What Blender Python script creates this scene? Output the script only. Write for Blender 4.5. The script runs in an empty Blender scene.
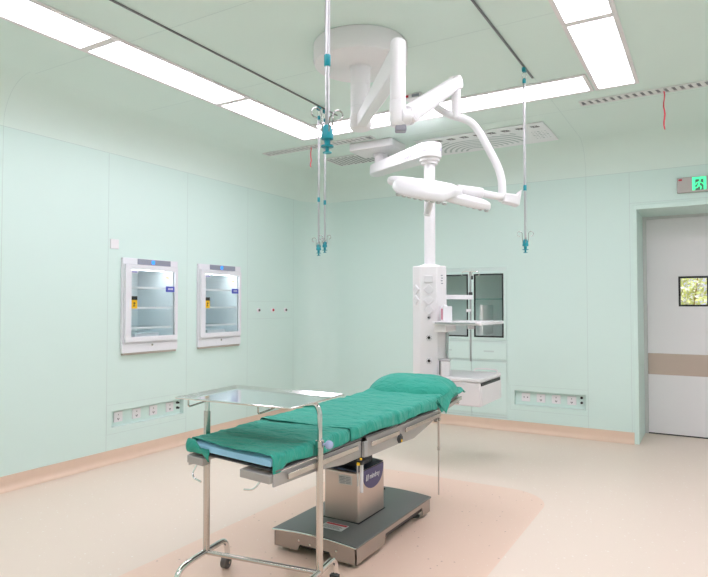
import bpy, bmesh, math, random
from mathutils import Vector, Matrix, noise
random.seed(7)
sc = bpy.context.scene
col = sc.collection
PI = math.pi
R_ = math.radians

# ------------------------------------------------------------------ camera
cam_d = bpy.data.cameras.new('camera')
cam = bpy.data.objects.new('camera', cam_d); col.objects.link(cam)
cam_d.sensor_width = 36.0
cam_d.lens = 597.0 / 708.0 * 36.0
cam.location = (0, 0, 1.3)
cam.rotation_euler = (R_(90 + 1.583), 0, R_(30.7))
cam_d.clip_start = 0.02
sc.camera = cam

# ------------------------------------------------------------------ world and exposure
w = bpy.data.worlds.new('daylight'); sc.world = w; w.use_nodes = True
w.node_tree.nodes['Background'].inputs[0].default_value = (0.62, 0.60, 0.72, 1)
w.node_tree.nodes['Background'].inputs[1].default_value = 1.3
sc.view_settings.view_transform = 'Standard'
sc.view_settings.look = 'None'
sc.view_settings.gamma = 1.0
sc.view_settings.use_curve_mapping = False
sc.view_settings.exposure = 0.0
LAMP = 10.5           # strength of the ceiling light panels
LAMP_COL = (1.0, 0.908, 1.03)

# sun on the garden beyond the door (comes from outside, behind the building's back wall)
sd = bpy.data.lights.new('sun', 'SUN'); sd.energy = 6.0; sd.angle = R_(1)
so = bpy.data.objects.new('sun', sd); col.objects.link(so)
so.rotation_euler = (R_(-12), R_(38), 0); so.location = (4, 9, 6)

# ------------------------------------------------------------------ materials
MATS = {}
def mat(name, c, rough=0.5, metal=0.0, spec=0.5, emit=None, es=0, bump=None, coat=0, var=None, ior=None):
    m = bpy.data.materials.new(name); m.use_nodes = True
    nt = m.node_tree; b = nt.nodes['Principled BSDF']
    b.inputs['Base Color'].default_value = (*c, 1)
    b.inputs['Roughness'].default_value = rough
    b.inputs['Metallic'].default_value = metal
    b.inputs['Specular IOR Level'].default_value = spec
    b.inputs['Coat Weight'].default_value = coat
    if emit:
        b.inputs['Emission Color'].default_value = (*emit, 1)
        b.inputs['Emission Strength'].default_value = es
    tc = nt.nodes.new('ShaderNodeTexCoord')
    if bump:
        sc_, st, di = bump
        n = nt.nodes.new('ShaderNodeTexNoise'); n.inputs['Scale'].default_value = sc_
        n.inputs['Detail'].default_value = 4
        nt.links.new(tc.outputs['Object'], n.inputs['Vector'])
        bp = nt.nodes.new('ShaderNodeBump'); bp.inputs['Strength'].default_value = st
        bp.inputs['Distance'].default_value = di
        nt.links.new(n.outputs['Fac'], bp.inputs['Height'])
        nt.links.new(bp.outputs['Normal'], b.inputs['Normal'])
    if var:
        sc_, amt = var
        n = nt.nodes.new('ShaderNodeTexNoise'); n.inputs['Scale'].default_value = sc_
        nt.links.new(tc.outputs['Object'], n.inputs['Vector'])
        mx = nt.nodes.new('ShaderNodeMix'); mx.data_type = 'RGBA'
        mx.inputs['A'].default_value = (*[v*(1-amt) for v in c], 1)
        mx.inputs['B'].default_value = (*[min(1, v*(1+amt)) for v in c], 1)
        nt.links.new(n.outputs['Fac'], mx.inputs['Factor'])
        nt.links.new(mx.outputs['Result'], b.inputs['Base Color'])
    MATS[name] = m
    return m

MINT = (0.705, 0.880, 0.815)
mat('mint', MINT, 0.42, spec=0.35, var=(0.8, 0.012))
mat('mint_ceiling', (0.775, 0.912, 0.840), 0.5, spec=0.25, var=(0.8, 0.012))
mat('seam', (0.60, 0.73, 0.69), 0.6)
mat('mint_steel', (0.71, 0.88, 0.82), 0.35, spec=0.4, var=(2, 0.01))
mat('white', (0.87, 0.86, 0.87), 0.3, spec=0.5, var=(3, 0.008))
mat('white_soft', (0.87, 0.85, 0.855), 0.4, spec=0.4, var=(3, 0.008))
mat('fridge_white', (0.84, 0.85, 0.88), 0.3, var=(3, 0.008))
mat('fridge_inside', (0.88, 0.91, 0.93), 0.4, var=(3, 0.01))
mat('lamp_frame', (0.88, 0.84, 0.84), 0.45, var=(4, 0.01))
mat('grey_panel', (0.30, 0.32, 0.38), 0.4, var=(10, 0.02))
mat('dark_grey', (0.05, 0.052, 0.055), 0.5, var=(10, 0.02))
mat('black', (0.012, 0.012, 0.013), 0.45, bump=(200, 0.05, 0.001))
mat('rubber_grey', (0.13, 0.12, 0.11), 0.6, var=(20, 0.05))
mat('steel', (0.62, 0.57, 0.53), 0.24, metal=1.0, bump=(60, 0.02, 0.001))
mat('chrome', (0.78, 0.76, 0.74), 0.10, metal=1.0, var=(5, 0.02))
mat('tray_steel', (0.90, 0.90, 0.92), 0.10, metal=1.0, var=(5, 0.01))
mat('alu', (0.50, 0.50, 0.51), 0.28, metal=0.9, var=(5, 0.02))
mat('rail_grey', (0.22, 0.22, 0.22), 0.4, metal=0.6, var=(5, 0.02))
mat('teal', (0.006, 0.30, 0.36), 0.35, var=(30, 0.05))
mat('table_paint', (0.47, 0.445, 0.42), 0.38, metal=0.35, var=(4, 0.03))
mat('side_steel', (0.62, 0.53, 0.48), 0.30, metal=0.85, var=(4, 0.02))
mat('base_top', (0.155, 0.165, 0.155), 0.36, metal=0.25, bump=(300, 0.04, 0.001))
mat('base_skirt', (0.46, 0.40, 0.36), 0.33, metal=0.7, var=(4, 0.02))
mat('navy', (0.008, 0.02, 0.05), 0.35, var=(10, 0.05))
mat('badge', (0.085, 0.075, 0.19), 0.4, var=(20, 0.03))
mat('print_white', (0.85, 0.85, 0.86), 0.5, var=(20, 0.02))
mat('print_grey', (0.30, 0.30, 0.34), 0.5, var=(20, 0.02))
mat('print_band', (0.60, 0.60, 0.68), 0.4, var=(20, 0.02))
mat('band_steel', (0.55, 0.44, 0.39), 0.32, metal=0.85, var=(3, 0.03))
mat('hook_steel', (0.42, 0.41, 0.40), 0.2, metal=1.0, var=(20, 0.02))
mat('plate_white', (0.80, 0.79, 0.80), 0.35, var=(20, 0.02))
mat('cabinet_shell', (0.72, 0.86, 0.81), 0.4, var=(8, 0.01))
mat('label', (0.66, 0.66, 0.64), 0.5, var=(80, 0.06))
mat('red', (0.55, 0.02, 0.04), 0.5, var=(20, 0.05))
mat('ribbon', (0.85, 0.10, 0.14), 0.6, var=(20, 0.05))
mat('yellow', (0.90, 0.55, 0.01), 0.5, var=(20, 0.03))
mat('blue_label', (0.10, 0.12, 0.50), 0.5, var=(20, 0.05))
mat('knob_blue', (0.42, 0.50, 0.72), 0.25, var=(10, 0.02))
mat('sheet_blue', (0.36, 0.66, 0.86), 0.8, spec=0.2, bump=(25, 0.5, 0.01))
mat('door_grey', (0.88, 0.86, 0.865), 0.42, spec=0.4, var=(2, 0.012))
mat('door_frame', (0.66, 0.68, 0.66), 0.4, var=(2, 0.01))
mat('sign_steel', (0.42, 0.39, 0.36), 0.4, metal=0.5, var=(8, 0.03))
mat('sign_green', (0.05, 0.75, 0.35), 0.5, emit=(0.12, 0.95, 0.48), es=0.75)
mat('sign_dark', (0.10, 0.20, 0.14), 0.5, var=(8, 0.03))
mat('display_blue', (0.02, 0.1, 0.5), 0.3, emit=(0.05, 0.35, 1.0), es=1.2)
mat('socket_hole', (0.10, 0.10, 0.10), 0.6, var=(8, 0.03))
mat('grille', (0.55, 0.58, 0.56), 0.5, var=(8, 0.02))
mat('vent_white', (0.80, 0.82, 0.80), 0.5, var=(8, 0.02))
mat('grille_dark', (0.24, 0.25, 0.25), 0.7, var=(8, 0.05))
mat('vent_panel', (0.93, 0.95, 0.96), 0.45, var=(4, 0.01))
mat('vent_groove', (0.55, 0.61, 0.61), 0.6, var=(8, 0.02))
mat('concrete', (0.35, 0.34, 0.32), 0.9, var=(3, 0.1))
mat('leaf', (0.66, 0.68, 0.22), 0.6, var=(6, 0.35))
mat('blossom', (0.85, 0.80, 0.66), 0.6, var=(6, 0.1))
mat('bark', (0.45, 0.30, 0.12), 0.9, var=(10, 0.3))
mat('cabinet_inside', (0.90, 0.90, 0.88), 0.5, var=(3, 0.03))
mat('glove_pink', (0.65, 0.25, 0.33), 0.6, var=(20, 0.1))

def lamp_mat(name, colr, strength):
    m = bpy.data.materials.new(name); m.use_nodes = True; nt = m.node_tree
    nt.nodes.remove(nt.nodes['Principled BSDF'])
    e = nt.nodes.new('ShaderNodeEmission'); e.inputs[0].default_value = (*colr, 1); e.inputs[1].default_value = strength
    nt.links.new(e.outputs[0], nt.nodes['Material Output'].inputs[0]); MATS[name] = m
lamp_mat('diffuser', LAMP_COL, LAMP)
lamp_mat('fridge_lamp', (0.92, 0.96, 1.0), 24.0)

def glass_mat(name, tint, refl):
    m = bpy.data.materials.new(name); m.use_nodes = True; nt = m.node_tree
    nt.nodes.remove(nt.nodes['Principled BSDF'])
    t = nt.nodes.new('ShaderNodeBsdfTransparent'); t.inputs[0].default_value = (*tint, 1)
    g = nt.nodes.new('ShaderNodeBsdfGlossy'); g.inputs['Roughness'].default_value = 0.03
    f0 = nt.nodes.new('ShaderNodeFresnel'); f0.inputs[0].default_value = refl
    ge = nt.nodes.new('ShaderNodeNewGeometry'); inv = nt.nodes.new('ShaderNodeMath'); inv.operation = 'SUBTRACT'; inv.inputs[0].default_value = 1.0
    nt.links.new(ge.outputs['Backfacing'], inv.inputs[1])
    f = nt.nodes.new('ShaderNodeMath'); f.operation = 'MULTIPLY'
    nt.links.new(f0.outputs[0], f.inputs[0]); nt.links.new(inv.outputs[0], f.inputs[1])
    mx = nt.nodes.new('ShaderNodeMixShader')
    nt.links.new(f.outputs[0], mx.inputs[0]); nt.links.new(t.outputs[0], mx.inputs[1]); nt.links.new(g.outputs[0], mx.inputs[2])
    nt.links.new(mx.outputs[0], nt.nodes['Material Output'].inputs[0]); MATS[name] = m
glass_mat('glass', (0.94, 0.97, 0.97), 1.45)
glass_mat('cabinet_glass', (0.97, 0.98, 0.975), 1.45)
glass_mat('shelf_glass', (0.55, 0.82, 0.78), 1.5)
glass_mat('clear_shelf', (0.93, 0.97, 0.97), 1.3)

def cloth_mat(name, c):
    m = bpy.data.materials.new(name); m.use_nodes = True; nt = m.node_tree; b = nt.nodes['Principled BSDF']
    b.inputs['Roughness'].default_value = 0.85; b.inputs['Specular IOR Level'].default_value = 0.15
    b.inputs['Sheen Weight'].default_value = 0.15
    tc = nt.nodes.new('ShaderNodeTexCoord')
    n1 = nt.nodes.new('ShaderNodeTexNoise'); n1.inputs['Scale'].default_value = 9; n1.inputs['Detail'].default_value = 6
    n1.inputs['Distortion'].default_value = 1.2
    mp = nt.nodes.new('ShaderNodeMapping'); mp.inputs['Scale'].default_value = (1, 2.0, 1)
    nt.links.new(tc.outputs['Object'], mp.inputs[0]); nt.links.new(mp.outputs[0], n1.inputs['Vector'])
    n2 = nt.nodes.new('ShaderNodeTexNoise'); n2.inputs['Scale'].default_value = 260
    nt.links.new(tc.outputs['Object'], n2.inputs['Vector'])
    b1 = nt.nodes.new('ShaderNodeBump'); b1.inputs['Strength'].default_value = 0.9; b1.inputs['Distance'].default_value = 0.02
    b2 = nt.nodes.new('ShaderNodeBump'); b2.inputs['Strength'].default_value = 0.15; b2.inputs['Distance'].default_value = 0.002
    nt.links.new(n1.outputs['Fac'], b1.inputs['Height']); nt.links.new(n2.outputs['Fac'], b2.inputs['Height'])
    nt.links.new(b1.outputs[0], b2.inputs['Normal']); nt.links.new(b2.outputs[0], b.inputs['Normal'])
    mx = nt.nodes.new('ShaderNodeMix'); mx.data_type = 'RGBA'
    mx.inputs['A'].default_value = (*[v*0.88 for v in c], 1); mx.inputs['B'].default_value = (*[v*1.12 for v in c], 1)
    nt.links.new(n1.outputs['Fac'], mx.inputs['Factor']); nt.links.new(mx.outputs['Result'], b.inputs['Base Color'])
    MATS[name] = m
cloth_mat('green_cloth', (0.045, 0.38, 0.285))
mat('hem', (0.012, 0.10, 0.075), 0.9, spec=0.1, var=(30, 0.1))

def floor_mat():
    m = bpy.data.materials.new('floor_vinyl'); m.use_nodes = True; nt = m.node_tree; b = nt.nodes['Principled BSDF']
    L = nt.links.new
    b.inputs['Roughness'].default_value = 0.33; b.inputs['Specular IOR Level'].default_value = 0.45
    tc = nt.nodes.new('ShaderNodeTexCoord'); sp = nt.nodes.new('ShaderNodeSeparateXYZ'); L(tc.outputs['Object'], sp.inputs[0])
    def mth(op, a, b_=None, c=None):
        n = nt.nodes.new('ShaderNodeMath'); n.operation = op
        for i, v in enumerate((a, b_, c)):
            if v is None: continue
            if isinstance(v, (int, float)): n.inputs[i].default_value = v
            else: L(v, n.inputs[i])
        return n.outputs[0]
    # rounded rectangle of pinkish vinyl under the operating table
    cx, cy, hx, hy, r = -1.69, 2.05, 0.76, 2.19, 0.30
    dx = mth('SUBTRACT', mth('ABSOLUTE', mth('SUBTRACT', sp.outputs[0], cx)), hx - r)
    dy = mth('SUBTRACT', mth('ABSOLUTE', mth('SUBTRACT', sp.outputs[1], cy)), hy - r)
    mxx = mth('MAXIMUM', dx, 0.0); myy = mth('MAXIMUM', dy, 0.0)
    d = mth('SUBTRACT', mth('SQRT', mth('ADD', mth('MULTIPLY', mxx, mxx), mth('MULTIPLY', myy, myy))), r)
    ins = mth('LESS_THAN', d, 0.0)
    base = nt.nodes.new('ShaderNodeMix'); base.data_type = 'RGBA'
    base.inputs['A'].default_value = (0.825, 0.70, 0.585, 1); base.inputs['B'].default_value = (0.85, 0.635, 0.50, 1)
    L(ins, base.inputs['Factor'])
    def flecks(scale, thr, c, prev, mask=None):
        v = nt.nodes.new('ShaderNodeTexVoronoi'); v.inputs['Scale'].default_value = scale
        L(tc.outputs['Object'], v.inputs['Vector'])
        k = mth('LESS_THAN', v.outputs['Distance'], thr)
        sepc = nt.nodes.new('ShaderNodeSeparateColor'); L(v.outputs['Color'], sepc.inputs[0])
        k = mth('MULTIPLY', k, mth('GREATER_THAN', sepc.outputs[0], 0.3))
        if mask is not None: k = mth('MULTIPLY', k, mask)
        mx = nt.nodes.new('ShaderNodeMix'); mx.data_type = 'RGBA'
        L(mth('MULTIPLY', k, 0.7), mx.inputs['Factor']); L(prev, mx.inputs['A']); mx.inputs['B'].default_value = (*c, 1)
        return mx.outputs['Result']
    outs = mth('SUBTRACT', 1.0, ins)
    o = flecks(20, 0.10, (0.97, 0.93, 0.86), base.outputs['Result'], outs)
    o = flecks(18, 0.095, (0.42, 0.27, 0.20), o, ins)
    o = flecks(27, 0.09, (0.95, 0.85, 0.76), o)
    n = nt.nodes.new('ShaderNodeTexNoise'); n.inputs['Scale'].default_value = 1.3; n.inputs['Detail'].default_value = 5
    L(tc.outputs['Object'], n.inputs['Vector'])
    rr = nt.nodes.new('ShaderNodeMapRange'); rr.inputs['To Min'].default_value = 0.28; rr.inputs['To Max'].default_value = 0.42
    L(n.outputs['Fac'], rr.inputs['Value']); L(rr.outputs[0], b.inputs['Roughness'])
    L(o, b.inputs['Base Color'])
    MATS['floor'] = m
floor_mat()
mat('skirting', (0.80, 0.61, 0.47), 0.45, spec=0.4, var=(12, 0.03))

# ------------------------------------------------------------------ mesh helpers
class MB:
    def __init__(s): s.v = []; s.f = []
    def add(s, vs, fs):
        o = len(s.v); s.v += [Vector(p) for p in vs]; s.f += [tuple(i + o for i in f) for f in fs]; return s
    def box(s, x0, x1, y0, y1, z0, z1, rz=0, piv=None):
        vs = [Vector((x, y, z)) for z in (z0, z1) for y in (y0, y1) for x in (x0, x1)]
        if rz:
            c = Vector(piv) if piv else Vector(((x0+x1)/2, (y0+y1)/2, 0)); M = Matrix.Rotation(rz, 3, 'Z')
            vs = [M @ (v - c) + c for v in vs]
        return s.add(vs, [(0,2,3,1),(4,5,7,6),(0,1,5,4),(2,6,7,3),(0,4,6,2),(1,3,7,5)])
    def obox(s, c, ax, ay, az, hx, hy, hz):          # oriented box
        c = Vector(c); vs = []
        for k in (-1, 1):
            for j in (-1, 1):
                for i in (-1, 1): vs.append(c + Vector(ax)*hx*i + Vector(ay)*hy*j + Vector(az)*hz*k)
        return s.add(vs, [(0,2,3,1),(4,5,7,6),(0,1,5,4),(2,6,7,3),(0,4,6,2),(1,3,7,5)])
    def frame(s, d):
        d = Vector(d).normalized(); a = Vector((0,0,1)) if abs(d.z) < 0.9 else Vector((1,0,0))
        u = d.cross(a).normalized(); return u, d.cross(u).normalized(), d
    def cyl(s, p0, p1, r0, r1=None, n=24):
        return s.lathe(p0, Vector(p1)-Vector(p0), [(0, r0), ((Vector(p1)-Vector(p0)).length, r0 if r1 is None else r1)], n)
    def lathe(s, p0, d, prof, n=32):                 # prof: (distance along d, radius), capped
        p0 = Vector(p0); u, v, d = s.frame(d); vs = []; fs = []; m = len(prof)
        for (t, r) in prof:
            for k in range(n):
                a = 2*PI*k/n; vs.append(p0 + d*t + (u*math.cos(a) + v*math.sin(a))*max(r, 1e-5))
        for i in range(m-1):
            for k in range(n):
                k2 = (k+1) % n; fs.append((i*n+k, i*n+k2, (i+1)*n+k2, (i+1)*n+k))
        fs.append(tuple(range(n-1, -1, -1))); fs.append(tuple((m-1)*n+k for k in range(n)))
        return s.add(vs, fs)
    def tube(s, pts, r, n=14, closed=False, smooth=0):
        pts = [Vector(p) for p in pts]
        for _ in range(smooth):
            q = [pts[0]]
            for i in range(len(pts)-1):
                q += [pts[i]*0.75 + pts[i+1]*0.25, pts[i]*0.25 + pts[i+1]*0.75]
            q.append(pts[-1]); pts = q
        m = len(pts); vs = []; fs = []; rs = r if isinstance(r, (list, tuple)) else None
        t0 = (pts[1]-pts[0]).normalized(); u, v, _ = s.frame(t0)
        for i, p in enumerate(pts):
            if closed: t = (pts[(i+1) % m] - pts[i-1]).normalized()
            else: t = (pts[min(i+1, m-1)] - pts[max(i-1, 0)]).normalized()
            u = (u - t*u.dot(t)).normalized(); v = t.cross(u)
            rad = r if rs is None else rs[0] + (rs[1]-rs[0])*i/(m-1)
            for k in range(n):
                a = 2*PI*k/n; vs.append(p + (u*math.cos(a) + v*math.sin(a))*rad)
        for i in range(m if closed else m-1):
            j = (i+1) % m
            for k in range(n):
                k2 = (k+1) % n; fs.append((i*n+k, i*n+k2, j*n+k2, j*n+k))
        if not closed:
            fs.append(tuple(range(n-1, -1, -1))); fs.append(tuple((m-1)*n+k for k in range(n)))
        return s.add(vs, fs)
    def prism(s, poly, o, a, b, d):                  # polygon (in axes a, b from o) extruded along vector d
        o, a, b, d = Vector(o), Vector(a), Vector(b), Vector(d); n = len(poly)
        vs = [o + a*x + b*y for x, y in poly] + [o + a*x + b*y + d for x, y in poly]
        fs = [tuple(range(n-1, -1, -1)), tuple(range(n, 2*n))] + [(i, (i+1) % n, n+(i+1) % n, n+i) for i in range(n)]
        return s.add(vs, fs)
    def slab(s, us, vs_, holes, mp, depth):          # rectangle with rectangular holes, extruded by depth
        us = sorted(set(list(us) + [h for q in holes for h in q[:2]])); vs2 = sorted(set(list(vs_) + [h for q in holes for h in q[2:]]))
        def filled(i, j):
            if i < 0 or j < 0 or i >= len(us)-1 or j >= len(vs2)-1: return False
            cu, cv = (us[i]+us[i+1])/2, (vs2[j]+vs2[j+1])/2
            return not any(q[0] < cu < q[1] and q[2] < cv < q[3] for q in holes)
        nu, nv = len(us), len(vs2)
        pts = [mp(u, v, w_) for w_ in (0, depth) for v in vs2 for u in us]
        ix = lambda i, j, k: k*nu*nv + j*nu + i
        fs = []
        for i in range(nu-1):
            for j in range(nv-1):
                if not filled(i, j): continue
                fs.append((ix(i,j,0), ix(i+1,j,0), ix(i+1,j+1,0), ix(i,j+1,0)))
                fs.append((ix(i,j,1), ix(i,j+1,1), ix(i+1,j+1,1), ix(i+1,j,1)))
                if not filled(i-1, j): fs.append((ix(i,j,0), ix(i,j+1,0), ix(i,j+1,1), ix(i,j,1)))
                if not filled(i+1, j): fs.append((ix(i+1,j,0), ix(i+1,j,1), ix(i+1,j+1,1), ix(i+1,j+1,0)))
                if not filled(i, j-1): fs.append((ix(i,j,0), ix(i,j,1), ix(i+1,j,1), ix(i+1,j,0)))
                if not filled(i, j+1): fs.append((ix(i,j+1,0), ix(i+1,j+1,0), ix(i+1,j+1,1), ix(i,j+1,1)))
        return s.add(pts, fs)
    def build(s, name, m, parent=None, bevel=0, seg=2, smooth=35, fix=True, local=False):
        me = bpy.data.meshes.new(name)
        off = Vector((0,0,0))
        p = parent
        while p is not None and not local: off = off + Vector(p.location); p = p.parent
        me.from_pydata([tuple(q - off) for q in s.v], [], s.f)
        if fix:
            bm = bmesh.new(); bm.from_mesh(me)
            bmesh.ops.remove_doubles(bm, verts=bm.verts, dist=1e-6)
            bmesh.ops.recalc_face_normals(bm, faces=bm.faces); bm.to_mesh(me); bm.free()
        me.materials.append(MATS[m])
        if smooth:
            me.shade_smooth(); me.set_sharp_from_angle(angle=R_(smooth))
        o = bpy.data.objects.new(name, me); col.objects.link(o)
        if parent is not None: o.parent = parent
        if bevel:
            b = o.modifiers.new('bevel', 'BEVEL'); b.width = bevel; b.segments = seg; b.limit_method = 'ANGLE'
            b.angle_limit = R_(40); b.harden_normals = False
        return o

def tag(o, label, cat, group=None):
    o['label'] = label; o['category'] = cat
    if group: o['group'] = group
    return o
def thing(name, loc, label, cat, group=None):
    o = bpy.data.objects.new(name, None); col.objects.link(o); o.location = loc; o.empty_display_size = 0.1
    return tag(o, label, cat, group)
def struct(o): o['kind'] = 'structure'; return o
def copy_tree(o, parent=None):
    c = o.copy(); col.objects.link(c); c.parent = parent
    for ch in o.children: copy_tree(ch, c)
    return c
def text_mesh(name, body, size, M, m, parent, extrude=0.0006, shear=0.0, sx=1.0):
    cu = bpy.data.curves.new('tmp', 'FONT'); cu.body = body; cu.size = size; cu.extrude = extrude; cu.shear = shear
    cu.align_x = 'CENTER'; cu.align_y = 'CENTER'
    t = bpy.data.objects.new('tmp', cu); col.objects.link(t)
    dg = bpy.context.evaluated_depsgraph_get(); dg.update()
    src = t.evaluated_get(dg).to_mesh()
    mb = MB(); mb.add([M @ Vector((v.co.x*sx, v.co.y, v.co.z)) for v in src.vertices], [tuple(p.vertices) for p in src.polygons])
    bpy.data.objects.remove(t)
    return mb.build(name, m, parent, smooth=0, fix=False)
def facing(origin, right, up):                       # matrix for flat text: local x to right, local y to up
    r = Vector(right).normalized(); u = Vector(up).normalized(); n = r.cross(u)
    M = Matrix((( r.x, u.x, n.x, origin[0]), (r.y, u.y, n.y, origin[1]), (r.z, u.z, n.z, origin[2]), (0,0,0,1)))
    return M

# view-aligned basis only used to work out real positions of the hanging arms
yaw = R_(30.7)
F0 = Vector((-math.sin(yaw), math.cos(yaw), 0)); RT = Vector((math.cos(yaw), math.sin(yaw), 0)); UP = Vector((0,0,1))
def at(px, D, z): return F0*D + RT*((px-354)/597.0*D) + UP*z

# ------------------------------------------------------------------ room shell
XL, XR, YB, YF, H, ZC = -4.25, 1.9, 6.18, -1.2, 2.88, 2.56
RC, CV = 0.40, H - ZC
mb = MB(); mb.add([(XL-0.1, YF-0.1, 0), (XR+0.1, YF-0.1, 0), (XR+0.1, 6.9, 0), (XL-0.1, 6.9, 0),
                   (XL-0.1, YF-0.1, -0.1), (XR+0.1, YF-0.1, -0.1), (XR+0.1, 6.9, -0.1), (XL-0.1, 6.9, -0.1)],
                  [(0,1,2,3),(7,6,5,4),(0,4,5,1),(1,5,6,2),(2,6,7,3),(3,7,4,0)])
struct(mb.build('floor', 'floor', smooth=0))

OUT_L = (3.241, 4.025, 0.285, 0.42); OUT_B = (-1.74, -1.045, 0.272, 0.418)
FR1 = (3.325, 3.895, 0.90, 1.69); DY = 0.866; FR2 = (FR1[0]+DY, FR1[1]+DY, 0.90, 1.69)
CAB = (-2.80, -1.812, 0.10, 1.70)
DOOR = (-0.573, 1.10, -0.01, 2.20)
struct(MB().slab([YF+RC, YB-RC], [0, ZC], [OUT_L, FR1, FR2], lambda u, v, d: (XL-d, u, v), 0.10).build('wall_left', 'mint', smooth=0))
struct(MB().slab([XL+RC, XR-0.02], [0, ZC], [OUT_B, CAB, DOOR], lambda u, v, d: (u, YB+d, v), 0.10).build('wall_back', 'mint', smooth=0))
struct(MB().slab([YF, YB], [0, ZC], [], lambda u, v, d: (XR+d, u, v), 0.10).build('wall_right', 'mint', smooth=0))
struct(MB().slab([XL+RC, XR], [0, ZC], [], lambda u, v, d: (u, YF-d, v), 0.10).build('wall_front', 'mint', smooth=0))
def arc(cx, cy, r, a0, a1, n): return [(cx + r*math.cos(a0+(a1-a0)*i/n), cy + r*math.sin(a0+(a1-a0)*i/n)) for i in range(n+1)]
def corner(cx, cy, a0, a1, nm):
    pi_, po = arc(cx, cy, RC, a0, a1, 20), arc(cx, cy, RC+0.1, a0, a1, 20)
    vs = [(x, y, 0) for x, y in pi_] + [(x, y, ZC) for x, y in pi_] + [(x, y, 0) for x, y in po] + [(x, y, ZC) for x, y in po]; n = 21
    fs = []
    for i in range(20): fs += [(i, i+1, n+i+1, n+i), (2*n+i, 3*n+i, 3*n+i+1, 2*n+i+1)]
    struct(MB().add(vs, fs).build(nm, 'mint', smooth=60))
corner(XL+RC, YB-RC, PI, PI/2, 'wall_corner_back')
corner(XL+RC, YF+RC, PI, 1.5*PI, 'wall_corner_front')

# coved ceiling: rounded-rectangle loops rising from the wall top into a flat field
def loop(off, z):
    r = max(RC-off, 0.02); x0, x1, y0, y1 = XL+off, XR-off, YF+off, YB-off; n = 12; P = []
    rs = 0.02
    for (cx, cy, a, rr) in ((x0+r, y1-r, PI, r), (x1-rs, y1-rs, PI/2, rs), (x1-rs, y0+rs, 0, rs), (x0+r, y0+r, -PI/2, r)):
        P += [(cx+rr*math.cos(a-PI/2*i/n), cy+rr*math.sin(a-PI/2*i/n), z) for i in range(n+1)]
    return P
NS = 18; loops = [loop(0, ZC-0.0)]
for i in range(NS+1):
    a = PI/2*i/NS; loops.append(loop(CV*(1-math.cos(a)), ZC + CV*math.sin(a)))
loops = loops[1:]; loops.append(loop(CV+0.02, H))
n = len(loops[0]); vs = [p for l in loops for p in l]; fs = []
for i in range(len(loops)-1):
    for k in range(n): fs.append((i*n+k, i*n+(k+1) % n, (i+1)*n+(k+1) % n, (i+1)*n+k))
fs.append(tuple((len(loops)-1)*n+k for k in range(n)))
mb = MB(); mb.add(vs, fs)
struct(mb.build('ceiling', 'mint_ceiling', smooth=60, fix=False))
struct(MB().box(XL-0.1, XR+0.1, YF-0.1, YB+0.1, H+0.02, H+0.1).build('ceiling_slab', 'mint_ceiling', smooth=0))

# skirting, coved into the floor
def skirt(path, nm):                                 # path: list of (point, inward normal)
    prof = [(0.002, 0.105), (0.006, 0.104), (0.007, 0.05)] + [(0.007+0.045*(1-math.cos(PI/2*i/6)), 0.05-0.048*math.sin(PI/2*i/6)) for i in range(1, 7)] + [(0.002, 0.002)]
    m = len(prof); vs = [(p[0]+nn[0]*d, p[1]+nn[1]*d, z) for p, nn in path for d, z in prof]; fs = []
    for i in range(len(path)-1):
        for k in range(m): fs.append((i*m+k, (i+1)*m+k, (i+1)*m+(k+1) % m, i*m+(k+1) % m))
    fs += [tuple(range(m)), tuple((len(path)-1)*m+k for k in range(m))]
    struct(MB().add(vs, fs).build(nm, 'skirting', smooth=50))
skirt([((XL, YF+RC), (1,0)), ((XL, YB-RC), (1,0))], 'baseboard_left')
cor = [((XL+RC+RC*math.cos(a), YB-RC+RC*math.sin(a)), (-math.cos(a), -math.sin(a))) for a in [PI - PI/2*i/16 for i in range(17)]]
skirt(cor + [((-0.612, YB), (0,-1))], 'baseboard_back')

# panel seams: fine grooves on wall and ceiling
mb = MB(); g = 0.0018; e = 0.0006
for y in (-0.26, 0.60, 1.46, 2.325, 3.188, 4.055, 4.92, 5.74): mb.box(XL-e, XL+e, y-g, y+g, 0.105, ZC)
mb.box(XL-e, XL+e, YF+RC, YB-RC, ZC-g, ZC+g)
def rect_y(y0, y1, z0, z1):
    for y in (y0, y1): mb.box(XL-e, XL+e, y-g*.7, y+g*.7, z0, z1)
    for z in (z0, z1): mb.box(XL-e, XL+e, y0, y1, z-g*.7, z+g*.7)
rect_y(3.19, 4.055, 0.235, 0.475); rect_y(4.93, 5.70, 1.15, 1.34)
struct(mb.build('trim_1', 'seam', smooth=0))
mb = MB()
for x in (-1.020, -0.632): mb.box(x-g, x+g, YB-e, YB+e, 0.105, ZC)
mb.box(XL+RC, XR, YB-e, YB+e, ZC-g, ZC+g); mb.box(-0.632, XR, YB-e, YB+e, 2.262-g, 2.262+g)
for x in (-1.785, -1.02): mb.box(x-g*.7, x+g*.7, YB-e, YB+e, 0.22, 0.47)
for z in (0.22, 0.47): mb.box(-1.785, -1.02, YB-e, YB+e, z-g*.7, z+g*.7)
struct(mb.build('trim_2', 'seam', smooth=0))
mb = MB(); g = 0.0011
for x in (-1.02,): mb.box(x-g, x+g, YF+CV, YB-CV, H-e, H+e)
for y in (2.36, 3.29, 5.02): mb.box(XL+CV, XR-CV, y-g, y+g, H-e, H+e)
for k in range(10):                                  # seam that climbs the cove at the left wall and back wall
    a0, a1 = PI/2*k/10, PI/2*(k+1)/10
    for (c, ax) in ((2.325, 'y'), (-1.02, 'x')):
        P = []
        for a in (a0, a1):
            for s_ in (-g, g):
                d = CV*(1-math.cos(a)) + e
                z = ZC + CV*math.sin(a) - e
                P.append((XL+d, c+s_, z) if ax == 'y' else (c+s_, YB-d, z))
        mb.add(P, [(0,1,3,2)])
struct(mb.build('trim_3', 'seam', smooth=0, fix=False))

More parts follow.
